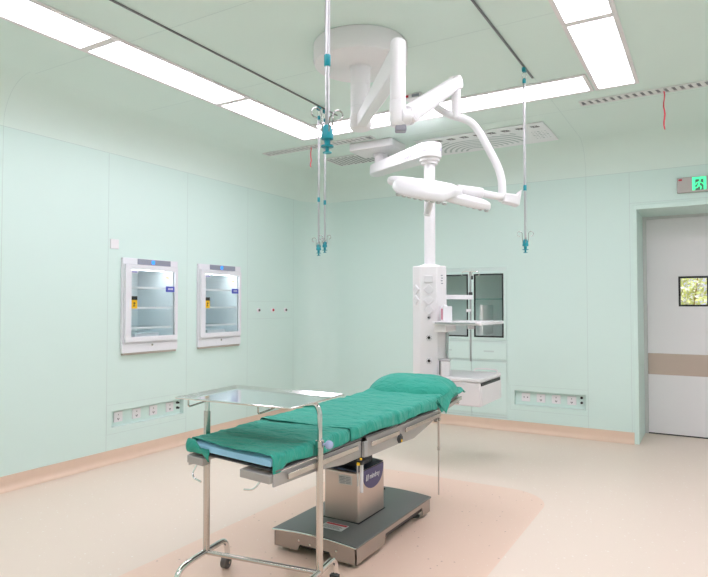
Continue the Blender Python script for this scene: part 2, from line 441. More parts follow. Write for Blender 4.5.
# ------------------------------------------------------------------ door recess, door leaf
mb = MB()
mb.box(-0.612, -0.571, YB-0.012, 6.80, 0, 2.24); mb.box(-0.571, 1.14, YB-0.012, 6.80, 2.198, 2.24); mb.box(1.098, 1.14, YB-0.012, 6.80, 0, 2.20)
struct(mb.build('door_1_reveal', 'mint', bevel=0.003, smooth=0))
mb = MB(); mb.box(-0.573, -0.540, 6.755, 6.80, 0, 2.2); mb.box(-0.54, 1.10, 6.755, 6.80, 2.172, 2.2)
struct(mb.build('door_1_frame', 'door_frame', bevel=0.003, smooth=0))
WN = (-0.252, 0.002, 1.29, 1.58)
d1 = MB().slab([-0.538, 1.10], [0.012, 2.170], [WN], lambda u, v, d: (u, 6.768+d, v), 0.045).build('door_1', 'door_grey', bevel=0.002, smooth=0)
struct(d1)
d1['category'] = 'door'; d1['label'] = 'pale grey sliding door with steel band and small square window'
fr = MB().slab([WN[0]-0.004, WN[1]+0.004], [WN[2]-0.004, WN[3]+0.004], [(WN[0]+0.014, WN[1]-0.014, WN[2]+0.014, WN[3]-0.014)], lambda u, v, d: (u, 6.762+d, v), 0.055).build('window_frame', 'black', d1, bevel=0.002, smooth=0)
MB().box(WN[0]+0.01, WN[1]-0.01, 6.788, 6.792, WN[2]+0.01, WN[3]-0.01).build('glass_pane', 'glass', d1, smooth=0)
MB().box(-0.538, 1.10, 6.765, 6.769, 0.60, 0.812).build('kick_band', 'band_steel', d1, bevel=0.001, smooth=0)['label'] = 'brushed steel band'
MB().box(-0.54, 1.10, 6.77, 6.81, 0.0, 0.011).build('bottom_gap', 'black', d1, smooth=0)  # black strip standing in for the dark gap under the leaf

# garden seen through the door window
struct(MB().box(-6, 5, 6.92, 14, -0.12, -0.02).build('ground', 'concrete', smooth=0))
tr = thing('garden_bush', (-0.33, 8.6, -0.02), 'sunlit yellow-green flowering bush outside behind the square door window', 'bush')
mb = MB()
rnd = random.Random(3)
for k in range(9):
    a = rnd.uniform(0, 2*PI); q = Vector((-0.33, 8.6, -0.02))
    pts = [q, q+Vector((0.1*math.cos(a), 0.1*math.sin(a), 0.6)), q+Vector((0.35*math.cos(a), 0.35*math.sin(a), 1.3)), q+Vector((0.5*math.cos(a)+rnd.uniform(-.1,.1), 0.5*math.sin(a), 1.9))]
    mb.tube(pts, [0.014, 0.005], n=7, smooth=2)
mb.build('stem', 'bark', tr)
def leaves(N, sz, m, nm):
    mb = MB()
    for k in range(N):
        th = rnd.uniform(0, 2*PI); ph = rnd.gauss(0, 0.5); rr = 0.62*rnd.random()**0.5
        c = Vector((-0.33 + rr*math.cos(th), 8.6 + rr*math.sin(th), 0.75 + rnd.random()**0.8*1.15))
        u = Vector((rnd.gauss(0,1), rnd.gauss(0,1), rnd.gauss(0,1))).normalized(); v = u.orthogonal().normalized()
        s_ = sz*rnd.uniform(0.6, 1.4)
        mb.add([c, c+u*s_*.5+v*s_*.28, c+u*s_, c+u*s_*.5-v*s_*.28], [(0,1,2,3)])
    return mb.build(nm, m, tr, smooth=0, fix=False)
leaves(2600, 0.06, 'leaf', 'foliage'); leaves(1500, 0.05, 'blossom', 'blossom')['label'] = 'cream blossoms'

# ------------------------------------------------------------------ ceiling lights
def troffer(x0, x1, y0, y1, label):
    t = thing('ceiling_light', ((x0+x1)/2, (y0+y1)/2, H), label, 'ceiling light', 'recessed ceiling light panels')
    fw = 0.027
    f = MB().slab([x0, x1], [y0, y1], [(x0+fw, x1-fw, y0+fw, y1-fw)], lambda u, v, d: (u, v, H-0.002-d), 0.010).build('frame', 'lamp_frame', t, bevel=0.002, smooth=0)
    MB().box(x0+fw, x1-fw, y0+fw, y1-fw, H-0.0075, H-0.003).build('diffuser', 'diffuser', t, smooth=0)
P_ = 1.176
LAB = ['long white light panel at the upper left corner, nearest of the left row', 'middle light panel of the left ceiling row',
       'farthest light panel of the left ceiling row, ending at the back corner']
troffer(-3.31, -2.97, 1.10, 1.10+P_, LAB[0]); troffer(-3.31, -2.97, 1.10+P_, 1.10+2*P_, LAB[1]); troffer(-3.31, -2.97, 1.10+2*P_, 1.10+3*P_, LAB[2])
troffer(-2.965, -1.835, 4.27, 4.628, 'light panel of the back row left of the lamp arm, near the hanging poles')
troffer(-1.830, -0.700, 4.27, 4.628, 'light panel of the back row to the right of the lamp arm')
troffer(-0.690, -0.400, 1.10+2*P_, 1.10+3*P_, 'wide light panel at upper right whose far end meets the slotted vent')
troffer(-0.690, -0.400, 1.10+P_, 1.10+2*P_, 'light panel cut by the top edge at upper right')
troffer(-0.690, -0.400, 1.10, 1.10+P_, 'right row light panel out of view above the camera side')
for k in range(3): troffer(0.78, 1.12, 1.10+k*P_, 1.10+(k+1)*P_, ['first', 'second', 'third'][k] + ' panel of an added unseen light row that brightens the door side')  # row added out of view to brighten door, right floor and back wall
troffer(-0.690, -0.400, 1.10-P_, 1.10, 'right row light panel out of view beside the camera')  # unseen, like the front row; placed so the near floor is lit
troffer(-2.965, -1.835, -0.10, 0.24, 'front row light panel out of view on the left')
troffer(-1.830, -0.700, -0.10, 0.24, 'front row light panel out of view on the right')

# ------------------------------------------------------------------ curtain-style rails for the drip poles
def rail(x, label):
    o = MB(); o.box(x-0.0065, x+0.0065, -0.6, 4.16, H-0.009, H-0.001); o = o.build('ceiling_rail', 'rail_grey', smooth=0, bevel=0.002)
    tag(o, label, 'rail', 'rails for the drip poles')
rail(-2.632, 'thin dark ceiling rail on the left carrying two drip poles')
rail(-1.028, 'thin dark ceiling rail on the right carrying the near and right drip poles')

def drip_pole(x, y, zb, zc, label, ha=0.0, s=1.0):
    t = thing('drip_pole', (x, y, H-0.012), label, 'drip pole', 'drip poles hanging from the ceiling rails')
    zt = H - 0.012
    MB().box(x-0.011, x+0.011, y-0.018, y+0.018, zt-0.028, zt).build('carriage', 'teal', t, bevel=0.003)
    ring = [(x+0.014*math.cos(a), y, zt-0.052+0.022*math.sin(a)) for a in [2*PI*k/18 for k in range(18)]]
    MB().tube(ring, 0.002, n=8, closed=True).build('ring', 'chrome', t)
    MB().lathe((x, y, zt-0.070), (0,0,-1), [(0, 0.006), (0.006, 0.011), (0.030, 0.0115), (0.034, 0.009)]).build('top_cap', 'teal', t)
    MB().cyl((x, y, zt-0.104), (x, y, zc), 0.0082).build('upper_tube', 'alu', t)
    MB().lathe((x, y, zc+0.018), (0,0,-1), [(0, 0.0095), (0.002, 0.0106), (0.034, 0.0106), (0.036, 0.0095)]).build('collar', 'teal', t)
    MB().cyl((x, y, zc-0.016), (x, y, zb+0.080), 0.0068).build('lower_tube', 'alu', t)
    b = MB().lathe((x, y, zb+0.088), (0,0,-1), [(0, 0.011), (0.003, 0.0135), (0.034, 0.0195), (0.044, 0.019), (0.046, 0.010), (0.064, 0.009), (0.065, 0.020), (0.069, 0.020), (0.070, 0.0065), (0.084, 0.006), (0.085, 0.014), (0.088, 0.014)]).build('release_handle', 'teal', t)
    for k in range(4):
        a = ha + PI/2*k; dx, dy = math.cos(a), math.sin(a); z0 = zb+0.052
        up = 0.055 if k % 2 == 0 else 0.022
        P = [(0.012, 0.0), (0.018, 0.02), (0.020, up)]
        for q in range(11):
            an = PI - q*1.55*PI/10
            P.append((0.036+0.016*math.cos(an), up+0.018+0.016*math.sin(an)))
        MB().tube([(x+dx*p, y+dy*p, z0+h) for p, h in P], 0.0023, n=8, smooth=1).build('hook', 'hook_steel', t)
drip_pole(-1.028, 1.566, 1.779, 2.074, 'thick-looking near drip pole in front of the round ceiling mount, top out of frame', ha=0.9)
drip_pole(-1.028, 3.935, 1.642, 2.07, 'drip pole on the right rail hanging right of the surgical lamp', ha=0.35)
drip_pole(-2.632, 3.888, 1.687, 2.13, 'left one of the two drip poles on the left rail, hanging lowest in the picture', ha=0.8)
drip_pole(-2.632, 3.975, 1.717, 2.12, 'right one of two drip poles on the left rail, passing behind the near pole', ha=0.2)

# ------------------------------------------------------------------ ceiling vents and sensor
def slot_vent(x0, x1, y0, y1, label):
    t = thing('slot_vent', ((x0+x1)/2, (y0+y1)/2, H), label, 'air vent', 'slotted ceiling vents')
    MB().slab([x0, x1], [y0, y1], [(x0+0.014, x1-0.014, y0+0.014, y1-0.014)], lambda u, v, d: (u, v, H-0.001-d), 0.008).build('frame', 'vent_white', t, smooth=0, bevel=0.001)
    MB().box(x0+0.012, x1-0.012, y0+0.012, y1-0.012, H-0.002, H-0.0005).build('backing', 'grille_dark', t, smooth=0)
    mb = MB(); x = x0+0.03
    while x < x1-0.065:
        mb.add([(x, y0+0.014, H-0.002), (x+0.027, y0+0.014, H-0.002), (x+0.047, y1-0.014, H-0.002), (x+0.020, y1-0.014, H-0.002),
                (x, y0+0.014, H-0.0075), (x+0.027, y0+0.014, H-0.0075), (x+0.047, y1-0.014, H-0.0075), (x+0.020, y1-0.014, H-0.0075)],
               [(0,1,2,3),(7,6,5,4),(0,4,5,1),(1,5,6,2),(2,6,7,3),(3,7,4,0)]); x += 0.052
    s_ = mb.build('slats', 'vent_white', t, smooth=0)
slot_vent(-0.845, 0.60, 4.83, 4.95, 'long slotted vent right of the light panels with red ribbon tied on')
slot_vent(-3.97, -2.685, 4.815, 4.935, 'long slotted vent at the left back with pale red ribbon tied on')
def ribbon(x, y, ln, label):
    pts = [(x+0.004*math.sin(k*1.3), y+0.003*math.cos(k*1.7), H-0.008-ln*k/10) for k in range(11)]
    vs = []; fs = []
    for i, p in enumerate(pts):
        wd = 0.005; a = 0.25*math.sin(i*0.7); d = RT*math.cos(a)+F0*math.sin(a)
        for s_ in (-1, 1):
            for q in (-1, 1): vs.append(Vector(p)+d*wd*s_+F0*0.0006*q)
    for i in range(10):
        b = i*4; fs += [(b, b+2, b+6, b+4), (b+1, b+5, b+7, b+3), (b, b+4, b+5, b+1), (b+2, b+3, b+7, b+6)]
    o = MB().add(vs, fs).build('ribbon', 'ribbon', smooth=0); tag(o, label, 'ribbon', 'red ribbons on the slotted vents')
ribbon(-0.26, 4.90, 0.285, 'red ribbon hanging from the slotted vent at upper right')
ribbon(-3.385, 4.86, 0.20, 'pinkish red ribbon hanging from the slotted vent at the left back')

t = thing('perforated_vent', (-3.2, 5.53, H), 'square perforated grille in the ceiling behind the pendant mount', 'air vent')
MB().box(-3.56, -2.85, 5.34, 5.70, H-0.010, H-0.001).build('panel', 'vent_white', t, bevel=0.003)
mb = MB()
for i in range(15):
    for j in range(8):
        cx, cy = -3.522+0.0455*i, 5.372+0.040*j + (0.0 if i % 2 else 0.016)
        mb.box(cx-0.013, cx+0.013, cy-0.011, cy+0.011, H-0.0112, H-0.0098)
mb.build('perforation', 'grille_dark', t, smooth=0)['kind'] = 'stuff'

t = thing('air_diffuser_panel', (-1.81, 5.5, H), 'large pale rectangular air panel with dark slot clusters above the back wall', 'air vent')
MB().box(-2.42, -1.20, 5.20, 5.83, H-0.014, H-0.001).build('panel', 'vent_panel', t, bevel=0.006)
zz = H-0.0155
for i in range(9):
    cx = -2.33 + i*0.13; mb = MB()
    for (dx, dy, l, h) in ((-0.02, 0.0, 0.014, 0.006), (0.018, 0.0, 0.014, 0.006), (0, 0.02, 0.022, 0.005), (0, -0.02, 0.022, 0.005), (0.03, 0.018, 0.008, 0.005), (-0.032, -0.018, 0.008, 0.005)):
        mb.box(cx+dx-l, cx+dx+l, 5.285+dy-h, 5.285+dy+h, zz, zz+0.003)
    mb.build('slot_cluster', 'dark_grey', t, smooth=0)
mb = MB()
for i in range(11):
    r = 0.10 + i*0.055
    for s_ in (0,):
        P = [(a, r) for a in [PI*0.06 + PI*0.88*k/24 for k in range(25)]]
        vs = []; ok = []
        for a, rr in P:
            for q in (0, 0.022):
                X = -1.98+(rr+q)*math.cos(a)*1.0; Y = 5.80-(rr+q)*math.sin(a); vs.append((X, Y, zz+0.0009))
        for k in range(24):
            c = [vs[2*k+m_] for m_ in (0, 1, 3, 2)]
            if all(-2.36 < p[0] < -1.46 and 5.36 < p[1] < 5.79 for p in c): ok.append((2*k, 2*k+1, 2*k+3, 2*k+2))
        mb.add(vs, ok)
mb.build('arc_groove', 'vent_groove', t, smooth=0, fix=False)
for i in range(5):
    mb = MB()
    for j in range(5):
        if i == 2 or j == 2: l = 0.014
        else: l = 0.008
        mb.box(-1.36+i*0.03-l*.8, -1.36+i*0.03+l*.6, 5.45+j*0.055-l*.6, 5.45+j*0.055+l*.6, zz, zz+0.003)
    mb.build('cross_slots', 'vent_groove', t, smooth=0)

t = thing('ceiling_call_unit', (-1.88, 4.06, H), 'small white ceiling box with red light beside the lamp mount', 'sensor')
MB().box(-1.95, -1.81, 4.02, 4.10, H-0.035, H-0.001).build('housing', 'white', t, bevel=0.005)
MB().box(-1.938, -1.912, 4.0165, 4.021, H-0.026, H-0.008).build('indicator', 'red', t, bevel=0.001)
MB().box(-1.885, -1.825, 4.0165, 4.021, H-0.028, H-0.008).build('screen', 'grey_panel', t, bevel=0.001)

# ------------------------------------------------------------------ outlets in their recesses
def niche(box, side, nm):
    u0, u1, z0, z1 = box; u0 += .0015; u1 -= .0015; z0 += .0015; z1 -= .0015; d = 0.045
    f = (lambda u, dd, z: (XL-dd, u, z)) if side == 'L' else (lambda u, dd, z: (u, YB+dd, z))
    vs = [f(u, dd, z) for dd in (-0.0005, d) for z in (z0, z1) for u in (u0, u1)]
    struct(MB().add(vs, [(4,5,7,6),(0,1,5,4),(2,6,7,3),(0,4,6,2),(1,3,7,5)]).build(nm, 'mint_steel', smooth=0, fix=False))
niche(OUT_L, 'L', 'trim_4'); niche(OUT_B, 'B', 'trim_5')

def socket_at(side, u, z, label, kind):
    d = 0.045
    if side == 'L': o = Vector((XL-d, u, z)); r = Vector((0,1,0)); nrm = Vector((1,0,0))
    else: o = Vector((u, YB+d, z)); r = Vector((1,0,0)); nrm = Vector((0,-1,0))
    t = thing('power_socket', o, label, 'socket', 'sockets in the left wall recess' if side == 'L' else 'sockets in the back wall recess')
    MB().obox(o+nrm*0.005, r, UP, nrm, 0.043, 0.043, 0.005).build('plate', 'white', t, bevel=0.003)
    mb = MB()
    pts = [(-0.018, 0), (0.018, 0)] if kind == 'data' else [(0, 0.018), (-0.007, -0.016), (0.007, -0.016), (0, -0.024)]
    for (a, b) in pts: mb.obox(o+nrm*0.0102+r*a+UP*b, r, UP, nrm, 0.003 if kind != 'data' else 0.005, 0.005, 0.0005)
    mb.build('socket_holes', 'socket_hole', t, smooth=0)
def terminal(side, u, z, label):
    d = 0.045
    o = Vector((XL-d, u, z)) if side == 'L' else Vector((u, YB+d, z)); nrm = Vector((1,0,0)) if side == 'L' else Vector((0,-1,0))
    k = MB().lathe(o, nrm, [(0, 0.012), (0.006, 0.012), (0.007, 0.006), (0.018, 0.006), (0.019, 0.009), (0.026, 0.009)]).build('earth_terminal', 'black')
    tag(k, label, 'terminal', 'black earth terminals')
nmL = ['leftmost socket in the left wall recess', 'second socket from left in the left wall recess', 'third socket from left in the left wall recess', 'rightmost socket in the left wall recess, next to black terminals']
nmB = ['leftmost socket in the back wall recess', 'second socket from left in the back wall recess', 'third socket from left in the back wall recess', 'rightmost socket in the back wall recess, next to black terminals']
for u, l in zip((3.332, 3.520, 3.702, 3.892), nmL): socket_at('L', u, 0.360, l, 'power')
for u, l, k in zip((-1.632, -1.480, -1.330, -1.180), nmB, ('data', 'power', 'power', 'power')): socket_at('B', u, 0.352, l, k)
terminal('L', 3.985, 0.388, 'upper black earth terminal in the left wall recess'); terminal('L', 3.985, 0.340, 'lower black earth terminal in the left wall recess')
terminal('B', -1.087, 0.386, 'upper black earth terminal in the back wall recess'); terminal('B', -1.087, 0.337, 'lower black earth terminal in the back wall recess')

o = MB().box(XL+0.0005, XL+0.009, 3.204, 3.286, 1.768, 1.848).build('wall_plate', 'white', bevel=0.003)
tag(o, 'blank white square plate high on the left wall above the fridges', 'wall plate')

for i, (y, m_, l) in enumerate(((5.10, 'alu', 'leftmost of three gas outlets beside the right fridge'), (5.345, 'red', 'middle gas outlet with red centre on the left wall'), (5.585, 'alu', 'rightmost gas outlet nearest the back corner'))):
    t = thing('gas_outlet', (XL, y, 1.243), l, 'gas outlet', 'gas outlets on the left wall')
    MB().lathe((XL, y, 1.243), (1,0,0), [(0, 0.026), (0.006, 0.026), (0.010, 0.020), (0.014, 0.019)]).build('cap', 'white', t)
    MB().lathe((XL+0.014, y, 1.243), (1,0,0), [(0, 0.014), (0.007, 0.013), (0.008, 0.005)]).build('socket_core', 'rubber_grey' if m_ == 'alu' else 'red', t)

# ------------------------------------------------------------------ exit sign
t = thing('exit_sign', (-0.06, YB, 2.385), 'steel emergency exit sign with green running figure above the door', 'exit sign')
sx0, sx1, sz0, sz1 = -0.232, 0.118, 2.315, 2.455
MB().box(sx0, sx1, YB-0.028, YB-0.001, sz0, sz1).build('housing', 'sign_steel', t, bevel=0.004)
px0, px1, pz0, pz1 = -0.112, -0.002, sz0+0.016, sz1-0.006
pf = YB-0.0295
MB().box(px0, px1, pf, YB-0.027, pz0, pz1).build('lit_panel', 'sign_green', t, smooth=0)
mb = MB(); S = 0.11
def pg(x, z): return (px0 + x*S, pf-0.0006, pz0 + z*S)
mb.add([pg(.22,.0), pg(.80,.0), pg(.80,.88), pg(.22,.88)], [(0,1,2,3)])
mb.build('doorway', 'sign_dark', t, smooth=0, fix=False)
mb = MB()
def limb(pts, w_):
    for a, b in zip(pts[:-1], pts[1:]):
        a, b = Vector(a), Vector(b); d = (b-a).normalized(); q = Vector((-d.y, d.x))*w_
        a2, b2 = a - d*w_*.6, b + d*w_*.6
        mb.add([(px0+p.x*S, pf-0.0012, pz0+p.y*S) for p in (a2-q, b2-q, b2+q, a2+q)], [(0,1,2,3)])
limb([(.50,.66), (.46,.38)], .075); limb([(.46,.38), (.62,.26), (.60,.06)], .05); limb([(.46,.38), (.36,.22), (.12,.16)], .05)
limb([(.52,.66), (.70,.56), (.78,.44)], .038); limb([(.50,.66), (.32,.60), (.26,.44)], .038)
hd = [(px0+(.56+.075*math.cos(a))*S, pf-0.0012, pz0+(.80+.075*math.sin(a))*S) for a in [2*PI*k/14 for k in range(14)]]
mb.add(hd, [tuple(range(14))]); mb.build('running_figure', 'sign_green', t, smooth=0, fix=False)
MB().box(sx0+0.012, sx0+0.040, YB-0.0295, YB-0.0275, sz1-0.030, sz1-0.014).build('status_lamp', 'red', t, smooth=0)

# ------------------------------------------------------------------ medicine fridges in the left wall
def make_fridge(label):
    y0, y1, z0, z1, xf = 3.312, 3.918, 0.893, 1.701, -4.225
    t = thing('medicine_fridge', (XL, (y0+y1)/2, z0), label, 'fridge', 'glass-door fridges in the left wall')
    # casing: shell open at the front, reaching into the wall
    mb = MB(); mb.slab([FR1[0]+0.002, FR1[1]-0.002], [FR1[2]+0.002, FR1[3]-0.002], [(FR1[0]+0.03, FR1[1]-0.03, FR1[2]+0.09, FR1[3]-0.07)], lambda u, v, d: (XL+0.02-d, u, v), 0.48)
    mb.box(XL-0.50, XL-0.46, FR1[0]+0.002, FR1[1]-0.002, FR1[2]+0.002, FR1[3]-0.002)
    mb.build('casing', 'fridge_inside', t, smooth=0)
    MB().slab([y0, y1], [z0+0.075, z1-0.055], [(y0+0.045, y1-0.045, z0+0.10, z1-0.08)], lambda u, v, d: (xf-d, u, v), 0.024).build('surround', 'fridge_white', t, bevel=0.003, smooth=0)
    MB().box(XL+0.001, xf, y0, y1, z1-0.055, z1).build('header', 'fridge_white', t, bevel=0.004)
    c = MB().box(xf-0.002, xf+0.004, y0+0.152, y1-0.09, z1-0.050, z1-0.003).build('control_panel', 'grey_panel', t, bevel=0.001)
    MB().box(xf+0.004, xf+0.0055, y0+0.30, y0+0.335, z1-0.042, z1-0.010).build('display', 'display_blue', c, smooth=0)
    mb = MB()
    for k in range(3):
        mb.box(xf+0.004, xf+0.005, y0+0.20+0.025*k, y0+0.207+0.025*k, z1-0.029, z1-0.022); mb.box(xf+0.004, xf+0.005, y0+0.385+0.03*k, y0+0.392+0.03*k, z1-0.029, z1-0.022)
    mb.build('buttons', 'print_grey', c, smooth=0)
    l = MB().box(XL+0.001, xf+0.004, y0, y1, z0, z0+0.078).build('lower_panel', 'fridge_white', t, bevel=0.004)
    MB().lathe((xf+0.004, y0+0.315, z0+0.058), (1,0,0), [(0, 0.010), (0.004, 0.009), (0.005, 0.003)]).build('lock', 'steel', l)
    MB().box(XL+0.001, XL+0.03, y0+0.01, y1-0.02, z0-0.016, z0).build('sill_strip', 'side_steel', t, smooth=0)
    # door
    dy0, dy1, dz0, dz1, dx = 3.326, 3.897, 0.985, 1.644, -4.198
    gl = (3.385, 3.868, 1.028, 1.603)
    d = MB().slab([dy0, dy1], [dz0, dz1], [gl], lambda u, v, w_: (dx-w_, u, v), 0.022).build('door', 'fridge_white', t, bevel=0.003, smooth=0)
    MB().box(dx-0.018, dx-0.014, gl[0]-0.003, gl[1]+0.003, gl[2]-0.003, gl[3]+0.003).build('glass_pane', 'glass', d, smooth=0)
    MB().slab([dy0+0.008, dy1-0.008], [dz0+0.008, dz1-0.008], [(gl[0], gl[1], gl[2], gl[3])], lambda u, v, w_: (dx-0.022-w_, u, v), 0.004).build('gasket', 'print_grey', d, smooth=0)
    s_ = MB().box(dx-0.013, dx-0.0115, 3.388, 3.452, 1.27, 1.375).build('warning_sticker', 'yellow', d, smooth=0)
    mb = MB(); mb.box(dx-0.0115, dx-0.011, 3.388, 3.452, 1.343, 1.375)
    mb.box(dx-0.0115, dx-0.011, 3.416, 3.423, 1.290, 1.325); mb.box(dx-0.0115, dx-0.011, 3.410, 3.426, 1.288, 1.296); mb.box(dx-0.0115, dx-0.011, 3.412, 3.432, 1.312, 1.320)
    mb.build('sticker_print', 'black', s_, smooth=0)
    b = MB().box(dx-0.013, dx-0.0115, 3.765, 3.865, 1.418, 1.468).build('blue_label', 'blue_label', d, smooth=0)
    mb = MB()
    for k in range(4): mb.box(dx-0.0115, dx-0.011, 3.793+0.014*k, 3.801+0.014*k, 1.436, 1.452)
    mb.build('label_print', 'print_white', b, smooth=0)
    mb = MB(); mb.box(dx-0.013, dx-0.0115, 3.390, 3.458, 1.572, 1.592); mb.build('name_sticker', 'print_white', d, smooth=0)
    mb = MB(); mb.box(dx-0.0115, dx-0.011, 3.396, 3.450, 1.578, 1.587); mb.build('sticker_print', 'blue_label', d, smooth=0)
    MB().box(dx-0.013, dx-0.0115, 3.765, 3.800, 1.540, 1.549).build('energy_sticker', 'yellow', d, smooth=0)
    # inside: glass shelves, shelf tracks and lamp
    for z in (1.448, 1.274, 1.10):
        s_ = MB().box(XL-0.40, XL+0.005, 3.36, 3.86, z, z+0.006).build('shelf', 'clear_shelf', t, smooth=0)
        MB().box(XL+0.003, XL+0.011, 3.36, 3.86, z-0.008, z+0.010).build('shelf_edge', 'print_white', s_, smooth=0)
    for yy in (3.50, 3.72):
        mb = MB(); mb.box(XL-0.456, XL-0.448, yy-0.010, yy+0.010, 1.0, 1.60)
        tr_ = mb.build('shelf_track', 'print_white', t, smooth=0)
        mb = MB()
        for k in range(22): mb.box(XL-0.448, XL-0.447, yy-0.004, yy+0.004, 1.015+k*0.026, 1.025+k*0.026)
        mb.build('slots', 'socket_hole', tr_, smooth=0)
    MB().box(XL-0.40, XL-0.02, 3.48, 3.74, 1.0, 1.055).build('inner_ledge', 'fridge_white', t, bevel=0.004)
    MB().box(XL-0.06, XL-0.03, 3.40, 3.82, 1.606, 1.614).build('inner_lamp', 'fridge_lamp', t, smooth=0)
    return t
f1 = make_fridge('left one of two wall-mounted glass-door fridges, nearer and larger in view')
f2 = copy_tree(f1); f2.location.y += DY
f2['label'] = 'right one of two wall-mounted glass-door fridges, nearer the gas outlets'

# ------------------------------------------------------------------ built-in steel cabinet in the back wall
cx0, cx1, cz0, cz1 = CAB
t = thing('wall_cabinet', ((cx0+cx1)/2, YB, cz0), 'mint built-in cabinet with two dark glass doors behind the pendant', 'cabinet')
gz0, gz1 = 0.945, 1.635
mb = MB(); mb.slab([cx0+0.002, cx1-0.002], [cz0+0.002, cz1-0.002], [(cx0+0.03, cx1-0.03, 0.93, 1.65)], lambda u, v, d: (u, YB+0.004+d, v), 0.03)
mb.slab([cx0+0.002, cx1-0.002], [cz0+0.002, cz1-0.002], [(cx0+0.03, cx1-0.03, 0.93, 1.65)], lambda u, v, d: (u, YB+0.035+d, v), 0.40)
mb.build('carcass', 'cabinet_shell', t, smooth=0)
MB().box(cx0+0.002, cx1-0.002, YB+0.436, YB+0.45, cz0, cz1).build('back_panel', 'cabinet_inside', t, smooth=0)
mid = (cx0+cx1)/2 + 0.10
def gdoor(x0, x1, hs):
    d = MB().slab([x0, x1], [0.932, 1.655], [(x0+0.035, x1-0.035, 0.965, 1.625)], lambda u, v, w_: (u, YB-0.006+w_, v), 0.012).build('glass_door', 'mint_steel', t, bevel=0.002, smooth=0)
    MB().slab([x0+0.028, x1-0.028], [0.958, 1.632], [(x0+0.043, x1-0.043, 0.973, 1.617)], lambda u, v, w_: (u, YB-0.009+w_, v), 0.012).build('gasket', 'black', d, smooth=0)
    MB().box(x0+0.04, x1-0.04, YB-0.003, YB+0.001, 0.97, 1.62).build('glass_pane', 'cabinet_glass', d, smooth=0)
    hx = x0+0.012 if hs < 0 else x1-0.012
    MB().box(hx-0.004, hx+0.004, YB-0.022, YB-0.006, 1.20, 1.32).build('handle', 'mint_steel', d, bevel=0.002)
gdoor(-2.745, -2.205, 1); gdoor(-2.195, -1.818, -1)
for z in (1.36,):
    MB().box(cx0+0.04, cx1-0.04, YB+0.05, YB+0.42, z, z+0.008).build('shelf', 'shelf_glass', t, smooth=0)
MB().box(-2.12, -2.09, YB+0.05, YB+0.40, 0.98, 1.3).build('partition', 'cabinet_inside', t, smooth=0)
def drawer(x0, x1, z0, z1, nm, hz=None):
    d = MB().box(x0, x1, YB-0.006, YB+0.004, z0, z1).build(nm, 'mint_steel', t, bevel=0.002)
    if hz is not None:
        c = (x0+x1)/2
        MB().box(c-0.055, c+0.055, YB-0.008, YB-0.005, hz-0.008, hz+0.008).build('recessed_handle', 'seam', d, smooth=0)
for (x0, x1) in ((-2.745, -2.205), (-2.195, -1.818)):
    drawer(x0, x1, 0.725, 0.895, 'drawer', 0.81)
    drawer(x0, x1, 0.155, 0.690, 'door')
mb = MB()
for z in (0.915, 0.708, 0.125): mb.box(cx0, cx1, YB-0.001, YB+0.004, z-0.003, z+0.003)
mb.box(-2.203, -2.197, YB-0.001, YB+0.004, 0.11, 0.93)
mb.build('shadow_gap', 'seam', t, smooth=0)
k = MB().slab([cx0-0.012, cx1+0.012], [cz0-0.01, cz1+0.012], [(cx0+0.004, cx1-0.004, cz0+0.004, cz1-0.004)], lambda u, v, d: (u, YB-0.004+d, v), 0.004)
k.build('surround_frame', 'mint_steel', t, bevel=0.001, smooth=0)

# ------------------------------------------------------------------ equipment pendant (arm, column, service tower, shelves)
CP = at(430, 5.03, 0); MP = Vector((-2.80, 5.235, 0))
t = thing('equipment_pendant', (MP.x, MP.y, H), 'white equipment pendant with tower, shelf and drawer box hanging by the back cabinet', 'medical pendant')
ad = (CP-MP).normalized(); an = Vector((-ad.y, ad.x, 0))
def rrect(hx, hy, r, n=6):
    P = []
    for (sx, sy, a0) in ((1,1,0), (-1,1,PI/2), (-1,-1,PI), (1,-1,1.5*PI)):
        P += [(sx*(hx-r)+r*math.cos(a0+PI/2*k/n), sy*(hy-r)+r*math.sin(a0+PI/2*k/n)) for k in range(n+1)]
    return P
MB().prism(rrect(0.235, 0.165, 0.03), (MP.x+0.02, MP.y-0.10, H-0.001), (1,0,0), (0,1,0), (0,0,-0.075)).build('ceiling_mount', 'white_soft', t, bevel=0.008)
MB().lathe((MP.x, MP.y, H-0.076), (0,0,-1), [(0, 0.075), (0.02, 0.075), (0.022, 0.06), (0.10, 0.06)]).build('mount_neck', 'white_soft', t)
L = (CP-MP).length
def boom(o, dirv, side, l, z0a, z1a, z0b, z1b, wa, wb, ea=0.07, eb=0.07):
    # tapered arm along dirv, rounded ends in plan
    P = []
    for k in range(9): a = PI/2 + PI*k/8; P.append((ea*math.cos(a), wa*math.sin(a)))
    for k in range(9): a = -PI/2 + PI*k/8; P.append((l+eb*math.cos(a), wb*math.sin(a)))
    m_ = MB(); n_ = len(P); vs = []
    for top in (0, 1):
        for x, y in P:
            f_ = min(max(x/l, 0), 1); z = (z0a+(z0b-z0a)*f_) if not top else (z1a+(z1b-z1a)*f_)
            vs.append(Vector((o.x, o.y, 0)) + dirv*x + side*y + UP*z)
    m_.add(vs, [tuple(range(n_-1, -1, -1)), tuple(range(n_, 2*n_))] + [(i, (i+1) % n_, n_+(i+1) % n_, n_+i) for i in range(n_)])
    return m_
arm = boom(MP, ad, an, L, 2.612, 2.71, 2.535, 2.66, 0.085, 0.10, 0.18, 0.11).build('arm', 'white', t, bevel=0.012, seg=3)
